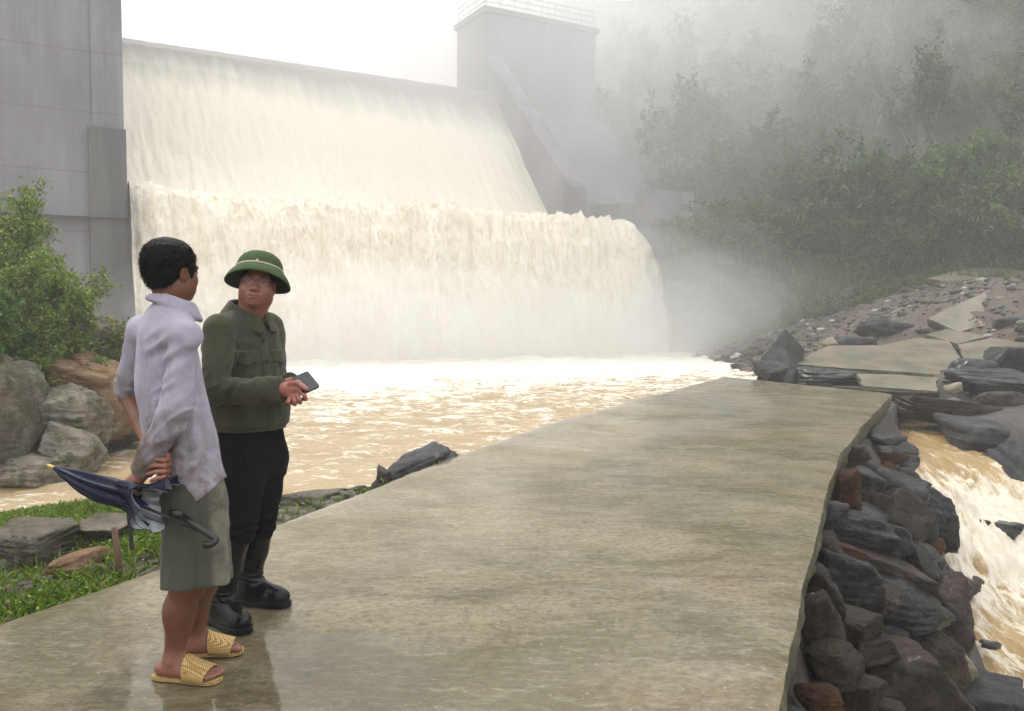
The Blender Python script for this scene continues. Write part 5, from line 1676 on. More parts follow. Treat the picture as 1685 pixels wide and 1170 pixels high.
    # ---------- shorts
    lo = np.array([-1.60, 2.90, 0.30]); hi = np.array([-0.90, 3.60, 0.90])
    sd = SDF(lo, hi, 0.0046)
    sd.loft([(J(316, 786, 3.25), .160, .105), (J(320, 830, 3.25), .172, .118), (J(322, 868, 3.25), .165, .118)], Rv, Fv, 0)
    hemR, hemL = J(322, 963, 3.14), J(338, 955, 3.35)
    for h_, e_, ra, rb in ((hipR, hemR, 0.116, 0.122), (hipL, hemL, 0.110, 0.108)):
        sd.cone(h_, e_, ra, rb, 0.03, flat_b=True)
    def folds2(p):
        u_ = p @ Rv; v_ = p @ Fv
        return 0.014 * (np.abs(pnoise(P3(u_ * 9 + 3, v_ * 9, p[:, 2] * 2.2))) - 0.2) + 0.004 * fbm(p * 14, 3) + 0.008 * np.exp(-((p[:, 0] - J(331, 880, 3.1)[0]) / 0.008) ** 2)
    sd.displace(folds2, 0.028)
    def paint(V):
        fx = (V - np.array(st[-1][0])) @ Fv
        t = 0.12 + 0.88 * sstep(0.005, 0.035, fx)  # front paler: light falling on it painted into the colour, broken up like mud
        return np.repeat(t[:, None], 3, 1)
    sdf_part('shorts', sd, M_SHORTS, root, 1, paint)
    # ---------- straw slippers
    for an0, fd in ((an_r, fdR), (an_l, fdL)):
        sideN = np.array([fd[1], -fd[0], 0])
        ol = [(-0.085, 0.0, 0.018), (-0.075, 0, 0.030), (-0.04, 0, 0.037), (0.03, 0, 0.036), (0.09, 0, 0.044), (0.135, 0, 0.047), (0.165, 0, 0.040), (0.182, 0, 0.026), (0.188, 0, 0.012)]
        left = [an0 + fd * a + sideN * b for a, _, b in ol]; right = [an0 + fd * a - sideN * b for a, _, b in ol][::-1]
        out = left + right
        slip = MB()
        slip.prism([p + UPV * 0.004 for p in out][::-1], [p + UPV * 0.018 for p in out][::-1])
        sl_ = slip.build('slipper', M_STRAW, root); sl_.matrix_parent_inverse = Matrix.Translation(-Vector(root.location))
        nu_, nv_ = 22, 17
        Vv = []
        for i in range(nu_):
            a = 0.058 + 0.085 * i / (nu_ - 1)
            hgt = 0.096 - 0.038 * (i / (nu_ - 1)) ** 0.8; wd = 0.048 + 0.004 * i / (nu_ - 1)
            for j in range(nv_):
                w = math.pi * j / (nv_ - 1)
                lean = 0.010 * math.sin(w) * (1 - 2.2 * i / (nu_ - 1))
                Vv.append(an0 + fd * (a - lean) + sideN * wd * math.cos(w) + UPV * (0.014 + (hgt - 0.014) * math.sin(w) ** 0.72))
        vamp = mesh_np('slipper_strap', np.array(Vv), grid_faces(nu_, nv_), M_STRAW, sl_)
        md = vamp.modifiers.new('thick', 'SOLIDIFY'); md.thickness = 0.005; md.offset = 1
    return root, a_dir

# ================================================================== PERSON in the olive jacket
def lathe_xyz(prof, n=48):
    V = []
    for r_, z_ in prof:
        for i in range(n):
            w = 2 * math.pi * i / n
            V.append((r_ * math.cos(w), r_ * math.sin(w), z_))
    F = []
    for a in range(len(prof) - 1):
        for i in range(n):
            j = (i + 1) % n
            F.append((a * n + i, a * n + j, (a + 1) * n + j, (a + 1) * n + i))
    return np.array(V), np.array(F)
def person_olive():
    Fv = unit([0.85, -0.53, 0]); Rv = unit([-0.53, -0.85, 0])
    J = atD
    b0 = atZ(360, 1030, 0.0)
    root = empty('person', (float(b0[0]), float(b0[1]), 0.0))
    tag(root, 'person in a green sun helmet, olive jacket and black rubber boots holding a phone', 'person')
    HC = J(424, 467, 3.86)
    HA = head_axes((0.20, -0.98), R(7), 0.09)
    nb = J(408, 528, 3.90)
    shR, shL = J(362, 543, 3.72), J(440, 540, 4.02)
    elR, wrR = J(360, 640, 3.64), J(470, 641, 3.60)
    elL, wrL = J(447, 650, 3.98), J(478, 632, 3.68)
    hipR, hipL = J(402, 752, 3.80), J(434, 752, 3.95)
    knR, anR = J(388, 868, 3.74), J(361, 985, 3.75)
    knL, anL = J(425, 865, 3.97), J(411, 945, 4.02)
    fdR = unit([0.80, -0.60, 0]); fdL = unit([0.97, -0.23, 0])
    aR = np.array([anR[0], anR[1], 0]); aL = np.array([anL[0], anL[1], 0])
    lo = np.array([-1.55, 3.42, 0.02]); hi = np.array([-0.78, 4.22, 1.66])
    sd = SDF(lo, hi, 0.0036, [(0.02, 0.96, 0.012), (0.96, 1.14, 0.0030), (1.14, 1.34, 0.010), (1.34, 1.66, 0.0028)])
    T = add_head(sd, HC, HA, 0.93, 1.06)
    sd.cone(T(0, -0.03, -0.06), nb, 0.060, 0.068, 0.03)
    sd.cone(T(0, 0.01, -0.07), nb + Fv * 0.02, 0.05, 0.06, 0.03)
    sd.loft([(J(405, 545, 3.88), .16, .09), (J(405, 620, 3.88), .15, .11), (J(410, 700, 3.88), .12, .08), (J(417, 765, 3.88), .11, .07)], Rv, Fv, 0.03)
    sd.cone(nb, shR, 0.055, 0.05, 0.03); sd.cone(nb, shL, 0.055, 0.05, 0.03)
    sd.chain([shR, elR, wrR], [0.046, 0.038, 0.028], 0.012)
    sd.chain([shL, elL, wrL], [0.046, 0.038, 0.028], 0.012)
    sd.chain([hipR, knR, anR, aR + UPV * 0.05 + fdR * 0.05], [0.08, 0.055, 0.036, 0.024], 0.02)
    sd.chain([hipL, knL, anL, aL + UPV * 0.05 + fdL * 0.05], [0.08, 0.055, 0.036, 0.024], 0.02)
    # right hand: palm under the phone, fingers curled below it, thumb over its edge
    palm = [(wrR, J(492, 640, 3.555), 0.028, 0.020), (wrR, J(486, 655, 3.56), 0.027, 0.018)]
    fing = [[J(492, 641, 3.55), J(501, 651, 3.53), J(503, 657, 3.545), J(498, 657, 3.58)],
            [J(489, 648, 3.55), J(493, 658, 3.53), J(494, 662, 3.55), J(489, 661, 3.58)],
            [J(484, 653, 3.55), J(485, 661, 3.535), J(485, 665, 3.55), J(481, 663, 3.575)],
            [J(478, 655, 3.56), J(475, 661, 3.545), J(475, 664, 3.555), J(472, 662, 3.575)]]
    add_hand(sd, wrR, palm, fing, [J(478, 632, 3.57), J(490, 630, 3.545), J(498, 636, 3.535), J(504, 640, 3.53)], rf=0.0098)
    # left hand behind, thumb and forefinger on the phone's far edge
    palm = [(wrL, J(490, 628, 3.64), 0.026, 0.018), (wrL, J(488, 638, 3.65), 0.024, 0.018)]
    fing = [[J(489, 627, 3.64), J(497, 624.5, 3.63), J(505, 627, 3.62), J(509, 630, 3.61)],
            [J(490, 632, 3.65), J(498, 632, 3.65), J(505, 635, 3.64)], [J(490, 636, 3.65), J(498, 638, 3.65), J(504, 641, 3.64)], [J(489, 640, 3.65), J(496, 643, 3.65), J(501, 645, 3.64)]]
    add_hand(sd, wrL, palm, fing, [J(486, 626, 3.62), J(494, 625, 3.60), J(501, 627, 3.59)], rf=0.0092)
    def paint(V):
        col = np.zeros((len(V), 3)) + np.array([0.27, 0.115, 0.075])
        w = sstep(1.3, 1.2, V[:, 2])
        col = col * (1 - w[:, None]) + np.array([0.38, 0.155, 0.115]) * w[:, None]
        return paint_head(V, col, HC, HA, 0.93)
    sdf_part('body', sd, M_SKIN, root, 1, paint)
    # hair under the helmet
    sd = SDF(HC - 0.15, HC + 0.15, 0.004)
    def T2(x, y, z): return HC + 0.93 * (HA[0] * x + HA[1] * y + HA[2] * z)
    sd.ell(T2(0, -0.018, 0.040), [0.079, 0.094, 0.084], HA, 0)
    sd.ell(T2(0, -0.05, 0.0), [0.071, 0.062, 0.066], HA, 0.03)
    sd.ell(T2(0, 0.125, 0.00), [0.092, 0.066, 0.075], HA, 0.012, 's')
    for q in (-1, 1): sd.ell(T2(q * 0.088, -0.006, -0.030), [0.022, 0.030, 0.036], HA, 0.01, 's')
    sd.displace(lambda p: 0.003 * fbm(p * 60, 3), 0.02)
    sdf_part('hair', sd, M_HAIR, root, 0)
    # ---------- jacket
    lo = np.array([-1.60, 3.42, 0.86]); hi = np.array([-0.82, 4.26, 1.46])
    sd = SDF(lo, hi, 0.0040)
    st = [(J(408, 520, 3.90), .085, .072), (J(406, 532, 3.89), .135, .09), (J(403, 548, 3.88), .188, .110), (J(402, 585, 3.88), .200, .132), (J(404, 630, 3.88), .198, .146), (J(409, 672, 3.88), .194, .150), (J(411, 695, 3.88), .186, .146), (J(412, 703, 3.88), .170, .136), (J(412, 722, 3.88), .168, .134)]
    sd.loft(st, Rv, Fv, 0, n=2.3)
    sd.cone(nb - UPV * 0.01, shR, 0.066, 0.068, 0.03); sd.cone(nb - UPV * 0.01, shL, 0.068, 0.07, 0.03)
    cu = elR * 0.06 + wrR * 0.94
    sd.cone(shR, elR, 0.070, 0.064, 0.014); sd.cone(elR, cu, 0.063, 0.047, 0.007, flat_b=True)
    c0 = elR * 0.30 + wrR * 0.70
    sd.cone(c0, cu, 0.055, 0.052, 0.003, flat_a=True, flat_b=True)
    cl = elL * 0.06 + wrL * 0.94
    sd.cone(shL, elL, 0.072, 0.064, 0.02); sd.cone(elL, cl, 0.062, 0.048, 0.012, flat_b=True)
    cc = J(409, 521, 3.895)
    def ring(rad_r, rad_f, dz, tilt, n=72):
        return [cc + Rv * rad_r * math.cos(2 * math.pi * i / n) + Fv * rad_f * math.sin(2 * math.pi * i / n) + UPV * (dz - tilt * math.sin(2 * math.pi * i / n)) for i in range(n)]
    tr_ = ring(0.076, 0.080, 0.040, 0.028); lr_ = ring(0.106, 0.122, -0.022, 0.050)
    for i, (a_, b_) in enumerate(zip(tr_, lr_)):
        if 16 <= i <= 20: continue
        sd.cone(a_, b_, 0.009, 0.008, 0.010)
    sd.cone(cc + UPV * 0.025 + Fv * 0.004, cc + UPV * 0.14, 0.066, 0.072, 0.004, 's')
    sd.cone(cc + Fv * 0.07 + UPV * 0.05, cc + Fv * 0.118 + UPV * -0.028, 0.026, 0.006, 0.006, 's')
    def uvz(p):
        z = p[:, 2]
        zs = np.array([q[0][2] for q in st])[::-1]
        cx = np.interp(z, zs, np.array([q[0][0] for q in st])[::-1]); cy_ = np.interp(z, zs, np.array([q[0][1] for q in st])[::-1])
        return (p[:, 0] - cx) * Rv[0] + (p[:, 1] - cy_) * Rv[1], (p[:, 0] - cx) * Fv[0] + (p[:, 1] - cy_) * Fv[1], z
    def folds(p):
        u_, v_, hz = uvz(p)
        d = 0.005 * fbm(p * np.array([10, 10, 4]), 3)
        belly = np.exp(-((hz - 1.02) / 0.10) ** 2)
        d += 0.030 * belly * (np.abs(pnoise(P3(u_ * 9 + v_ * 7, hz * 5, v_ * 6 + 2))) - 0.22)
        chest = np.exp(-((hz - 1.22) / 0.10) ** 2)
        d += 0.020 * chest * (np.abs(pnoise(P3(u_ * 10, hz * 6 + u_ * 8, v_ * 6))) - 0.22)
        for c_, amp, wd, fq in ((elR, 0.040, 0.11, 24), (elR * .5 + wrR * .5, 0.026, 0.10, 22), (shR * .45 + elR * .55, 0.028, 0.10, 20), (shR + np.array([0.07, 0, -0.06]), 0.030, 0.08, 22), (shL + np.array([0, 0, -0.08]), 0.022, 0.08, 20)):
            w = np.exp(-(np.linalg.norm(p - c_, axis=1) / wd) ** 2)
            ax_ = np.array([0.75, 0.1, -0.65])
            d += amp * w * (np.abs(pnoise(P3((p - c_) @ ax_ * fq, (p - c_) @ Rv * 7, hz * 4))) - 0.22)
        front = v_ > 0.02
        zt = J(408, 585, 3.8)[2]
        torso = front & (np.linalg.norm(p - elR, axis=1) > 0.05)
        # front placket, pocket flaps with pointed middle, pocket bags
        d -= 0.006 * (torso & (np.abs(u_) < 0.021))
        for s_ in (-1, 1):
            uu = np.abs(u_ - s_ * 0.100)
            fl = torso & (uu < 0.056) & (hz < zt + 0.022) & (hz > zt - 0.030 - 0.014 * np.maximum(0, 1 - uu / 0.03))
            d -= 0.0085 * fl
            bag = torso & (uu < 0.052) & (hz <= zt - 0.03) & (hz > zt - 0.15)
            d -= 0.0035 * bag
        # waistband seam, shoulder seam
        d += 0.006 * np.exp(-((hz - st[-2][0][2] - 0.003) / 0.004) ** 2)
        return d
    sd.displace(folds, 0.028)
    jk = sdf_part('jacket', sd, M_JACKET, root, 1)
    inv = Matrix.Translation(-Vector(root.location))
    kb = NT('dark_button', 0.3, (0.02, 0.02, 0.015))
    for zy in (560, 595, 632, 668):
        p = J(0, zy, 3.8); z = p[2]
        zs = np.array([q[0][2] for q in st])[::-1]
        c_ = np.array([np.interp(z, zs, np.array([q[0][k] for q in st])[::-1]) for k in (0, 1)]); bq = np.interp(z, zs, np.array([q[2] for q in st])[::-1])
        pp = np.array([c_[0], c_[1], z]) + Fv * (bq + 0.010)
        mb = MB(); mb.tube([pp - Fv * 0.006, pp + Fv * 0.003], 0.0075, 10)
        o = mb.build('button', kb.m, jk); o.matrix_parent_inverse = inv
    # ---------- trousers
    lo = np.array([-1.50, 3.50, 0.22]); hi = np.array([-0.85, 4.20, 0.95])
    sd = SDF(lo, hi, 0.0048)
    sd.loft([(J(412, 698, 3.88), .160, .124), (J(414, 745, 3.88), .168, .124), (J(416, 785, 3.88), .160, .115)], Rv, Fv, 0)
    tR, tL = knR * 0.86 + anR * 0.14, knL * 0.90 + anL * 0.10
    sd.cone(hipR, knR, 0.108, 0.088, 0.03, flat_b=True); sd.cone(knR, tR, 0.088, 0.084, 0.02, flat_b=True)
    sd.cone(hipL, knL, 0.106, 0.084, 0.03, flat_b=True); sd.cone(knL, tL, 0.084, 0.080, 0.02, flat_b=True)
    sd.displace(lambda p: 0.016 * (np.abs(pnoise(P3(p @ Rv * 9, p @ Fv * 9, p[:, 2] * 4))) - 0.2) + 0.018 * np.exp(-((p[:, 2] - 0.42) / 0.09) ** 2) * (np.abs(pnoise(P3(p @ Rv * 5, p @ Fv * 5, p[:, 2] * 26))) - 0.2), 0.028)
    sdf_part('trousers', sd, M_TROUSER, root, 1)
    # ---------- rubber boots
    for an, a0, fd, kn in ((anR, aR, fdR, knR), (anL, aL, fdL, knL)):
        lo = a0 + np.array([-0.24, -0.24, -0.004]); hi = a0 + np.array([0.27, 0.24, 0.46])
        sd = SDF(lo, hi, 0.0040)
        sN = np.array([fd[1], -fd[0], 0])
        A3 = np.array([sN, fd, [0, 0, 1]])
        topb = an + (kn - an) * ((0.40 - an[2]) / (kn[2] - an[2]))
        mid = an * 0.5 + topb * 0.5 - fd * 0.008
        sd.cone(topb, mid, 0.074, 0.071, 0.02, flat_a=True)
        sd.cone(mid, an + UPV * 0.01, 0.071, 0.058, 0.02)
        sd.cone(an, a0 + UPV * 0.065 - fd * 0.008, 0.058, 0.052, 0.02)
        sd.ell(a0 - fd * 0.04 + UPV * 0.055, (0.044, 0.045, 0.05), A3, 0.02)
        sd.cone(a0 + UPV * 0.085 + fd * 0.02, a0 + UPV * 0.055 + fd * 0.13, 0.052, 0.042, 0.03)
        sd.ell(a0 + fd * 0.145 + UPV * 0.048, (0.050, 0.062, 0.042), A3, 0.025)
        sd.ell(a0 + fd * 0.06 + UPV * 0.032, (0.044, 0.10, 0.03), A3, 0.02)
        m, Pp = sd.near(0.2)
        sd.F[m] = np.maximum(sd.F[m], (0.022 - Pp[:, 2]).astype(np.float32))
        sd.displace(lambda p: 0.003 * np.exp(-((p[:, 2] - 0.15) / 0.04) ** 2) * np.sin((p[:, 2] + 0.25 * ((p - a0) @ fd)) * 260) + 0.004 * fbm(p * 10, 3), 0.02)
        bo = sdf_part('boot', sd, M_RUBBER, root, 1)
        ol = [(-0.088, 0.022), (-0.075, 0.038), (-0.03, 0.044), (0.03, 0.042), (0.09, 0.050), (0.14, 0.054), (0.18, 0.046), (0.205, 0.028), (0.212, 0.010)]
        out = [a0 + fd * a + sN * b for a, b in ol] + [a0 + fd * a - sN * b for a, b in ol][::-1]
        mb = MB(); mb.prism([p + UPV * 0.003 for p in out][::-1], [p + UPV * 0.030 for p in out][::-1])
        so = mb.build('sole', M_RUBBER, bo); so.matrix_parent_inverse = inv
        bv = so.modifiers.new('bevel', 'BEVEL'); bv.width = 0.004; bv.segments = 2
    # ---------- helmet
    k = NT('green_felt_helmet', 0.85, spec=0.2)
    co = k.coord()
    k.set('Base Color', k.mix(k.ramp(k.noise(14, 5, 0.6, co), [(0.35, 0), (0.65, 1)]), (0.042, 0.068, 0.026), (0.058, 0.088, 0.034)))
    k.bump(k.noise(420, 2, 0.6, co), 0.2, 0.002)
    prof = [(0.1435, -0.036), (0.146, -0.033), (0.145, -0.029), (0.139, -0.016), (0.129, -0.004), (0.117, 0.006), (0.1075, 0.013), (0.1045, 0.022), (0.1025, 0.036), (0.096, 0.056), (0.084, 0.074), (0.066, 0.088), (0.043, 0.097), (0.02, 0.101), (0.0012, 0.102)]
    inner = [(0.1435, -0.036), (0.1415, -0.035), (0.135, -0.021), (0.125, -0.010), (0.112, 0.000), (0.102, 0.010), (0.099, 0.022), (0.092, 0.048), (0.078, 0.07), (0.05, 0.088), (0.0012, 0.095)]
    HM = (Matrix(((HA[0][0], HA[1][0], HA[2][0]), (HA[0][1], HA[1][1], HA[2][1]), (HA[0][2], HA[1][2], HA[2][2])))).to_4x4()
    hc = HC + HA[2] * 0.046 - HA[1] * 0.014
    hq = Matrix.Translation(Vector(hc)) @ HM @ Matrix.Rotation(R(11), 4, 'X')
    V1, F1 = lathe_xyz(prof); V2, F2 = lathe_xyz(inner)
    V = np.concatenate([V1, V2]); F = np.concatenate([F1[:, ::-1], F2 + len(V1)])
    def hx(V):
        V = V.copy()
        V[:, 1] *= 1.12
        V[:, 2] -= 0.45 * np.maximum(np.hypot(V[:, 0], V[:, 1]) - 0.105, 0) * (0.5 - 0.5 * np.cos(2 * np.arctan2(V[:, 0], V[:, 1])))
        M4 = np.array(hq); return V @ M4[:3, :3].T + M4[:3, 3]
    hat = mesh_np('sun_helmet', hx(V) - np.array(root.location), F, k.m, root)
    kb2 = NT('helmet_strap', 0.5, (0.40, 0.36, 0.27))
    bandp = [(0.1068, 0.014), (0.1080, 0.0155), (0.1075, 0.0215), (0.1045, 0.023)]
    Vb, Fb = lathe_xyz(bandp)
    mesh_np('hat_band', hx(Vb) - np.array(root.location), Fb[:, ::-1], kb2.m, hat)
    mb = MB(); p0 = hx(np.array([[0.004, 0.103, 0.024], [0.004, 0.1085, 0.024]]))
    mb.tube([p0[0], p0[1]], 0.007, 10); ob = mb.build('badge', NT('brass_badge', 0.35, (0.5, 0.4, 0.2)).m, hat); ob.matrix_parent_inverse = inv
    # ---------- glasses
    gl = empty('glasses', (0, 0, 0), 0, root)
    gm = NT('thin_metal_frame', 0.3, (0.10, 0.085, 0.075)); gm.set('Metallic', 0.7)
    lens = NT('clear_lens', 0.03, (1, 1, 1))
    tr = lens.n('ShaderNodeBsdfTransparent'); mx = lens.n('ShaderNodeMixShader'); gls = lens.n('ShaderNodeBsdfGlossy'); gls.inputs['Roughness'].default_value = 0.03
    mx.inputs[0].default_value = 0.025; lens.L(tr.outputs[0], mx.inputs[1]); lens.L(gls.outputs[0], mx.inputs[2])
    lens.L(mx.outputs[0], lens.t.nodes['Material Output'].inputs['Surface'])
    mb = MB()
    for q in (-1, 1):
        rim = [T2(q * 0.034 + 0.0255 * math.cos(w) * (1 if abs(math.cos(w)) < .8 else 1.02), 0.098 - 0.20 * abs(0.0255 * math.cos(w) * 0.5) - 0.003 * q * 0, -0.003 + 0.0185 * math.copysign(abs(math.sin(w)) ** 0.8, math.sin(w))) for w in np.linspace(0, 2 * math.pi, 25)]
        mb.tube(rim, 0.0011, 5, False)
        o = mesh_np('lens', np.array(rim[:-1]) - np.array(root.location), [tuple(range(24))], lens.m, gl, False)
        mb.tube([T2(q * 0.060, 0.093, 0.004), T2(q * 0.078, 0.07, 0.004), T2(q * 0.081, -0.01, 0.004)], 0.0013, 5)
    mb.tube([T2(-0.009, 0.100, 0.001), T2(0, 0.104, 0.004), T2(0.009, 0.100, 0.001)], 0.0012, 5)
    o = mb.build('frame', gm.m, gl); o.matrix_parent_inverse = inv
    # ---------- phone in the hands
    ph = MB()
    c = J(506.5, 634.5, 3.565)
    ax = unit([0.0596, 0.04, 0.027]); ay = np.array([0.03, -0.026, -0.028]); ay = unit(ay - ax * (ay @ ax)); az = np.cross(ax, ay)
    sx, sy, sz, rc = 0.039, 0.052, 0.0045, 0.009
    c = c - ay * 0.020
    ol = []
    for qx, qy in ((1, 1), (-1, 1), (-1, -1), (1, -1)):
        for i in range(5):
            w = math.atan2(qy, qx) - math.pi / 4 + (math.pi / 2) * i / 4
            ol.append((qx * (sx - rc) + rc * math.cos(w), qy * (sy - rc) + rc * math.sin(w)))
    ph.prism([ax * a + ay * b - az * sz for a, b in ol], [ax * a + ay * b + az * sz for a, b in ol])
    km = NT('phone_case', 0.35, (0.012, 0.013, 0.020))
    po = ph.build('mobile_phone', km.m); po.location = c
    tag(po, 'dark mobile phone held in both hands by the person in the olive jacket', 'phone')
    sc_ = MB(); sc_.prism([ax * a * 0.93 + ay * b * 0.93 + az * (sz + 0.0001) for a, b in ol], [ax * a * 0.93 + ay * b * 0.93 + az * (sz + 0.0012) for a, b in ol])
    sc_.build('screen', NT('phone_glass', 0.06, (0.01, 0.01, 0.014)).m, po)
    return root

# ================================================================== UMBRELLA
def make_umbrella(root_a):
    J = atD
    tip, a, b = J(78, 765, 3.145), J(90, 770, 3.14), J(292, 846, 3.02)
    hend = J(352, 884, 2.985)
    ax = unit(b - a)
    root = empty('umbrella', tuple(map(float, b)))
    inv = Matrix.Translation(-Vector(root.location))
    tag(root, 'half-furled navy umbrella with silver lining held behind the lavender shirt', 'umbrella')
    navy = NT('navy_umbrella_cloth', 0.45, spec=0.2)
    co = navy.coord()
    navy.set('Base Color', navy.mix(navy.ramp(navy.noise(18, 4, 0.6, co), [(0.4, 0), (0.7, 1)]), (0.003, 0.0045, 0.020), (0.006, 0.009, 0.034)))
    navy.bump(navy.noise(40, 3, 0.6, navy.coord(scale=(1, 1, 1))), 0.25, 0.004)
    silv = NT('silver_lining', 0.38)
    silv.set('Metallic', 0.35)
    silv.set('Base Color', silv.ramp(silv.noise(22, 4, 0.6), [(0.3, (0.22, 0.24, 0.28)), (0.7, (0.46, 0.48, 0.52))]))
    black = NT('black_plastic', 0.3, (0.008, 0.008, 0.009))
    brass = NT('yellow_tip', 0.4, (0.55, 0.42, 0.10))
    steel = NT('steel', 0.25, (0.6, 0.6, 0.62)); steel.set('Metallic', 1.0)
    def part(mb, n, m, sm=True):
        o = mb.build(n, m.m, root, sm); o.matrix_parent_inverse = inv; return o
    mb = MB(); mb.tube([tip, tip * .5 + a * .5, a + ax * 0.01], [0.005, 0.0065, 0.0075], 10); part(mb, 'tip', brass)
    mb = MB(); mb.tube([a, hend], 0.0055, 10); part(mb, 'shaft', black)
    e1 = unit(np.cross(ax, [0, 0, 1])); e2 = np.cross(ax, e1)
    L = np.linalg.norm(b - a)
    # furled body with lengthwise pleats
    nu_, nv_ = 40, 64
    V = []
    for i in range(nu_):
        t = i / (nu_ - 1) * 0.66
        r0 = np.interp(t, [0, 0.06, 0.25, 0.42, 0.55, 0.66], [0.009, 0.018, 0.038, 0.048, 0.047, 0.040])
        for j in range(nv_):
            w = 2 * math.pi * j / nv_ + 1.1 * t
            r_ = r0 * (1 + min(1, t * 6) * (0.16 * math.sin(8 * w) + 0.07 * math.sin(5 * w + 9 * t)))
            sag = -0.010 * math.sin(math.pi * min(1, t / 0.66))
            V.append(a + ax * L * t + e1 * r_ * math.cos(w) + e2 * r_ * math.sin(w) * 0.92 + UPV * sag)
    F = []
    for i in range(nu_ - 1):
        for j in range(nv_):
            F.append((i * nv_ + j, i * nv_ + (j + 1) % nv_, (i + 1) * nv_ + (j + 1) % nv_, (i + 1) * nv_ + j))
    o = mesh_np('canopy', np.array(V) - np.array(b), np.array(F)[:, ::-1].copy(), navy.m, root)
    # loose gores that flop open round the shaft, navy outside and silver inside
    rnd = random.Random(4)
    spec = [(-100, 0.125, 0.92, 0.50), (-55, 0.135, 0.84, 0.75), (-10, 0.120, 0.90, 0.60), (35, 0.100, 0.80, 0.45), (80, 0.105, 0.88, 0.40), (125, 0.110, 0.94, 0.5), (170, 0.115, 0.86, 0.6), (215, 0.130, 0.92, 0.7)]
    for deg, rad, tend, curl in spec:
        n1, n2 = 14, 13
        V = []
        for i in range(n1):
            f = i / (n1 - 1)
            t = 0.52 + (tend - 0.52) * f
            for j in range(n2):
                g = j / (n2 - 1) * 2 - 1
                w = R(deg) + g * (0.52 - 0.04 * f) + 0.5 * curl * f * f
                r_ = 0.036 + (rad - 0.036) * f ** 1.3 * (1 - 0.42 * abs(g) ** 1.6) - 0.012 * math.sin(3 * f + g * 2)
                tt_ = t - 0.10 * f * f * curl * (1 - g * g) + 0.03 * f * g
                V.append(a + ax * L * tt_ + (e1 * math.cos(w) + e2 * math.sin(w)) * r_)
        V = np.array(V)
        Fg = grid_faces(n1, n2)
        go = mesh_np('gore', V - np.array(b), Fg, navy.m, root)
        cenl = a + ax * (((V - a) @ ax)[:, None])
        inw = cenl - V; inw /= np.linalg.norm(inw, axis=1)[:, None] + 1e-9
        mesh_np('lining', V + inw * 0.003 - np.array(b), Fg, silv.m, go)
        rib = MB(); mid = [V[i * n2 + n2 // 2] + inw[i * n2 + n2 // 2] * 0.006 for i in range(n1)]
        rib.tube(mid, 0.0014, 5); ro = rib.build('rib', steel.m, go, True); ro.matrix_parent_inverse = inv
    mb = MB(); mb.tube([b - ax * 0.03, b - ax * 0.01, b + ax * 0.02], [0.011, 0.015, 0.012], 12); part(mb, 'runner', black)
    # curved handle
    side = unit(J(345, 895, 2.96) - J(365, 880, 2.985))
    pts = [b + ax * 0.02, b * .5 + hend * .5, hend]
    for w in np.linspace(0.2, math.pi * 1.02, 9):
        pts.append(hend + ax * 0.020 * math.sin(w) + side * 0.020 * (1 - math.cos(w)))
    mb = MB(); mb.tube(pts, [0.0095, 0.0105] + [0.0125] * (len(pts) - 2), 12); part(mb, 'handle', black)
    mb = MB(); p0 = J(209, 852, 3.04); mb.poly([p0, p0 + np.array([.010, 0, 0]), J(222, 905, 3.03), J(214, 905, 3.03)], [(0, 1, 2, 3)])
    p1 = J(206, 800, 3.03); mb.poly([p1, p1 + np.array([.009, 0, 0]), p0 + np.array([.010, 0, 0]), p0], [(0, 1, 2, 3)])
    st_ = part(mb, 'tie_strap', black, False); md = st_.modifiers.new('t', 'SOLIDIFY'); md.thickness = 0.002
    return root
pA, _ = person_lavender()
pB = person_olive()
make_umbrella(pA)
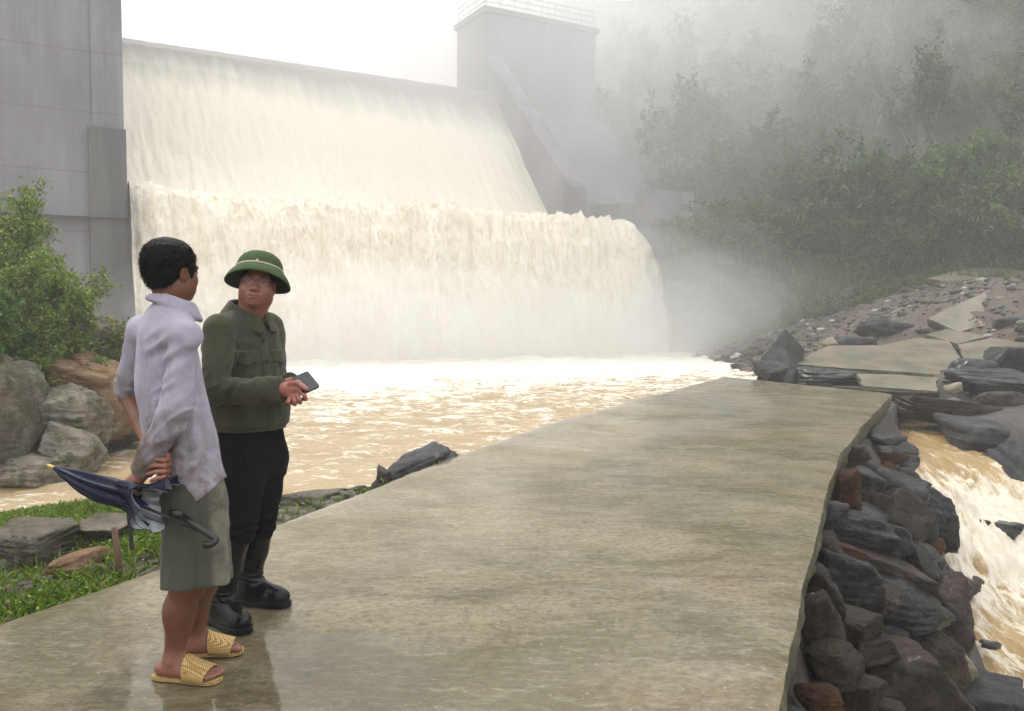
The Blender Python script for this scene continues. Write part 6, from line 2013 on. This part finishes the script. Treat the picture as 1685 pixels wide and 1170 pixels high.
# ================================================================== HAZE
def box_obj(name, lo, hi, mat):
    mb = MB(); c = [(a + b) / 2 for a, b in zip(lo, hi)]; h = [(b - a) / 2 for a, b in zip(lo, hi)]
    mb.box(c, h)
    return mb.build(name, mat)
def vol_mat(name, dens, col=(0.97, 0.98, 1.0), an=0.1):
    m = bpy.data.materials.new(name)
    m.use_nodes = True
    nt = m.node_tree
    nt.nodes.remove(nt.nodes['Principled BSDF'])
    pv = nt.nodes.new('ShaderNodeVolumePrincipled')
    pv.inputs['Density'].default_value = dens
    pv.inputs['Color'].default_value = (*col, 1)
    pv.inputs['Anisotropy'].default_value = an
    nt.links.new(pv.outputs[0], nt.nodes['Material Output'].inputs['Volume'])
    return m
HZ = box_obj('haze', (-420, -70, -5), (420, 720, 75), vol_mat('haze_air', 0.0032, (0.985, 0.99, 1.0)))
tag(HZ, kind='stuff')
# spray thrown up by the falls, drifting over the dam and the valley side: nested soft puffs, thicker inside
DA = math.atan2(DC[1], DC[0])
def mist(name, c, r, dens, scales):
    V, F = ico_dirs(4)
    for q, sc_ in enumerate(scales):
        m = vol_mat(name, dens * (0.35 + 1.3 * q / max(1, len(scales) - 1)), (0.988, 0.994, 1.0))
        n = 1 + 0.45 * fbm(V * 1.5 + c[0] + 3.1 * q, 4)
        o = mesh_np(name, V * n[:, None] * np.array(r) * sc_, F, m)
        o.location = (c[0], c[1], c[2]); o.rotation_euler = (0, 0, DA)
        tag(o, kind='stuff')
mist('spray_mist', (-4.0, 38.8, -0.7), (17, 5.6, 5.6), 0.075, (1.0, 0.86, 0.72, 0.58))
mist('spray_mist', (8.2, 43.0, 0.2), (8.0, 6.5, 5.5), 0.034, (1.2, 1.0, 0.76, 0.52))
mist('drifting_mist', (-4, 50, 8), (25, 11, 11), 0.006, (1.0, 0.65))
mist('drifting_mist', (3, 67, 15), (36, 25, 29), 0.019, (1.0, 0.82, 0.64, 0.46))
mist('drifting_mist', (24, 84, 36), (46, 28, 26), 0.016, (1.0, 0.74, 0.5))
mist('drifting_mist', (20, 58, 13), (34, 16, 17), 0.011, (1.0, 0.7))
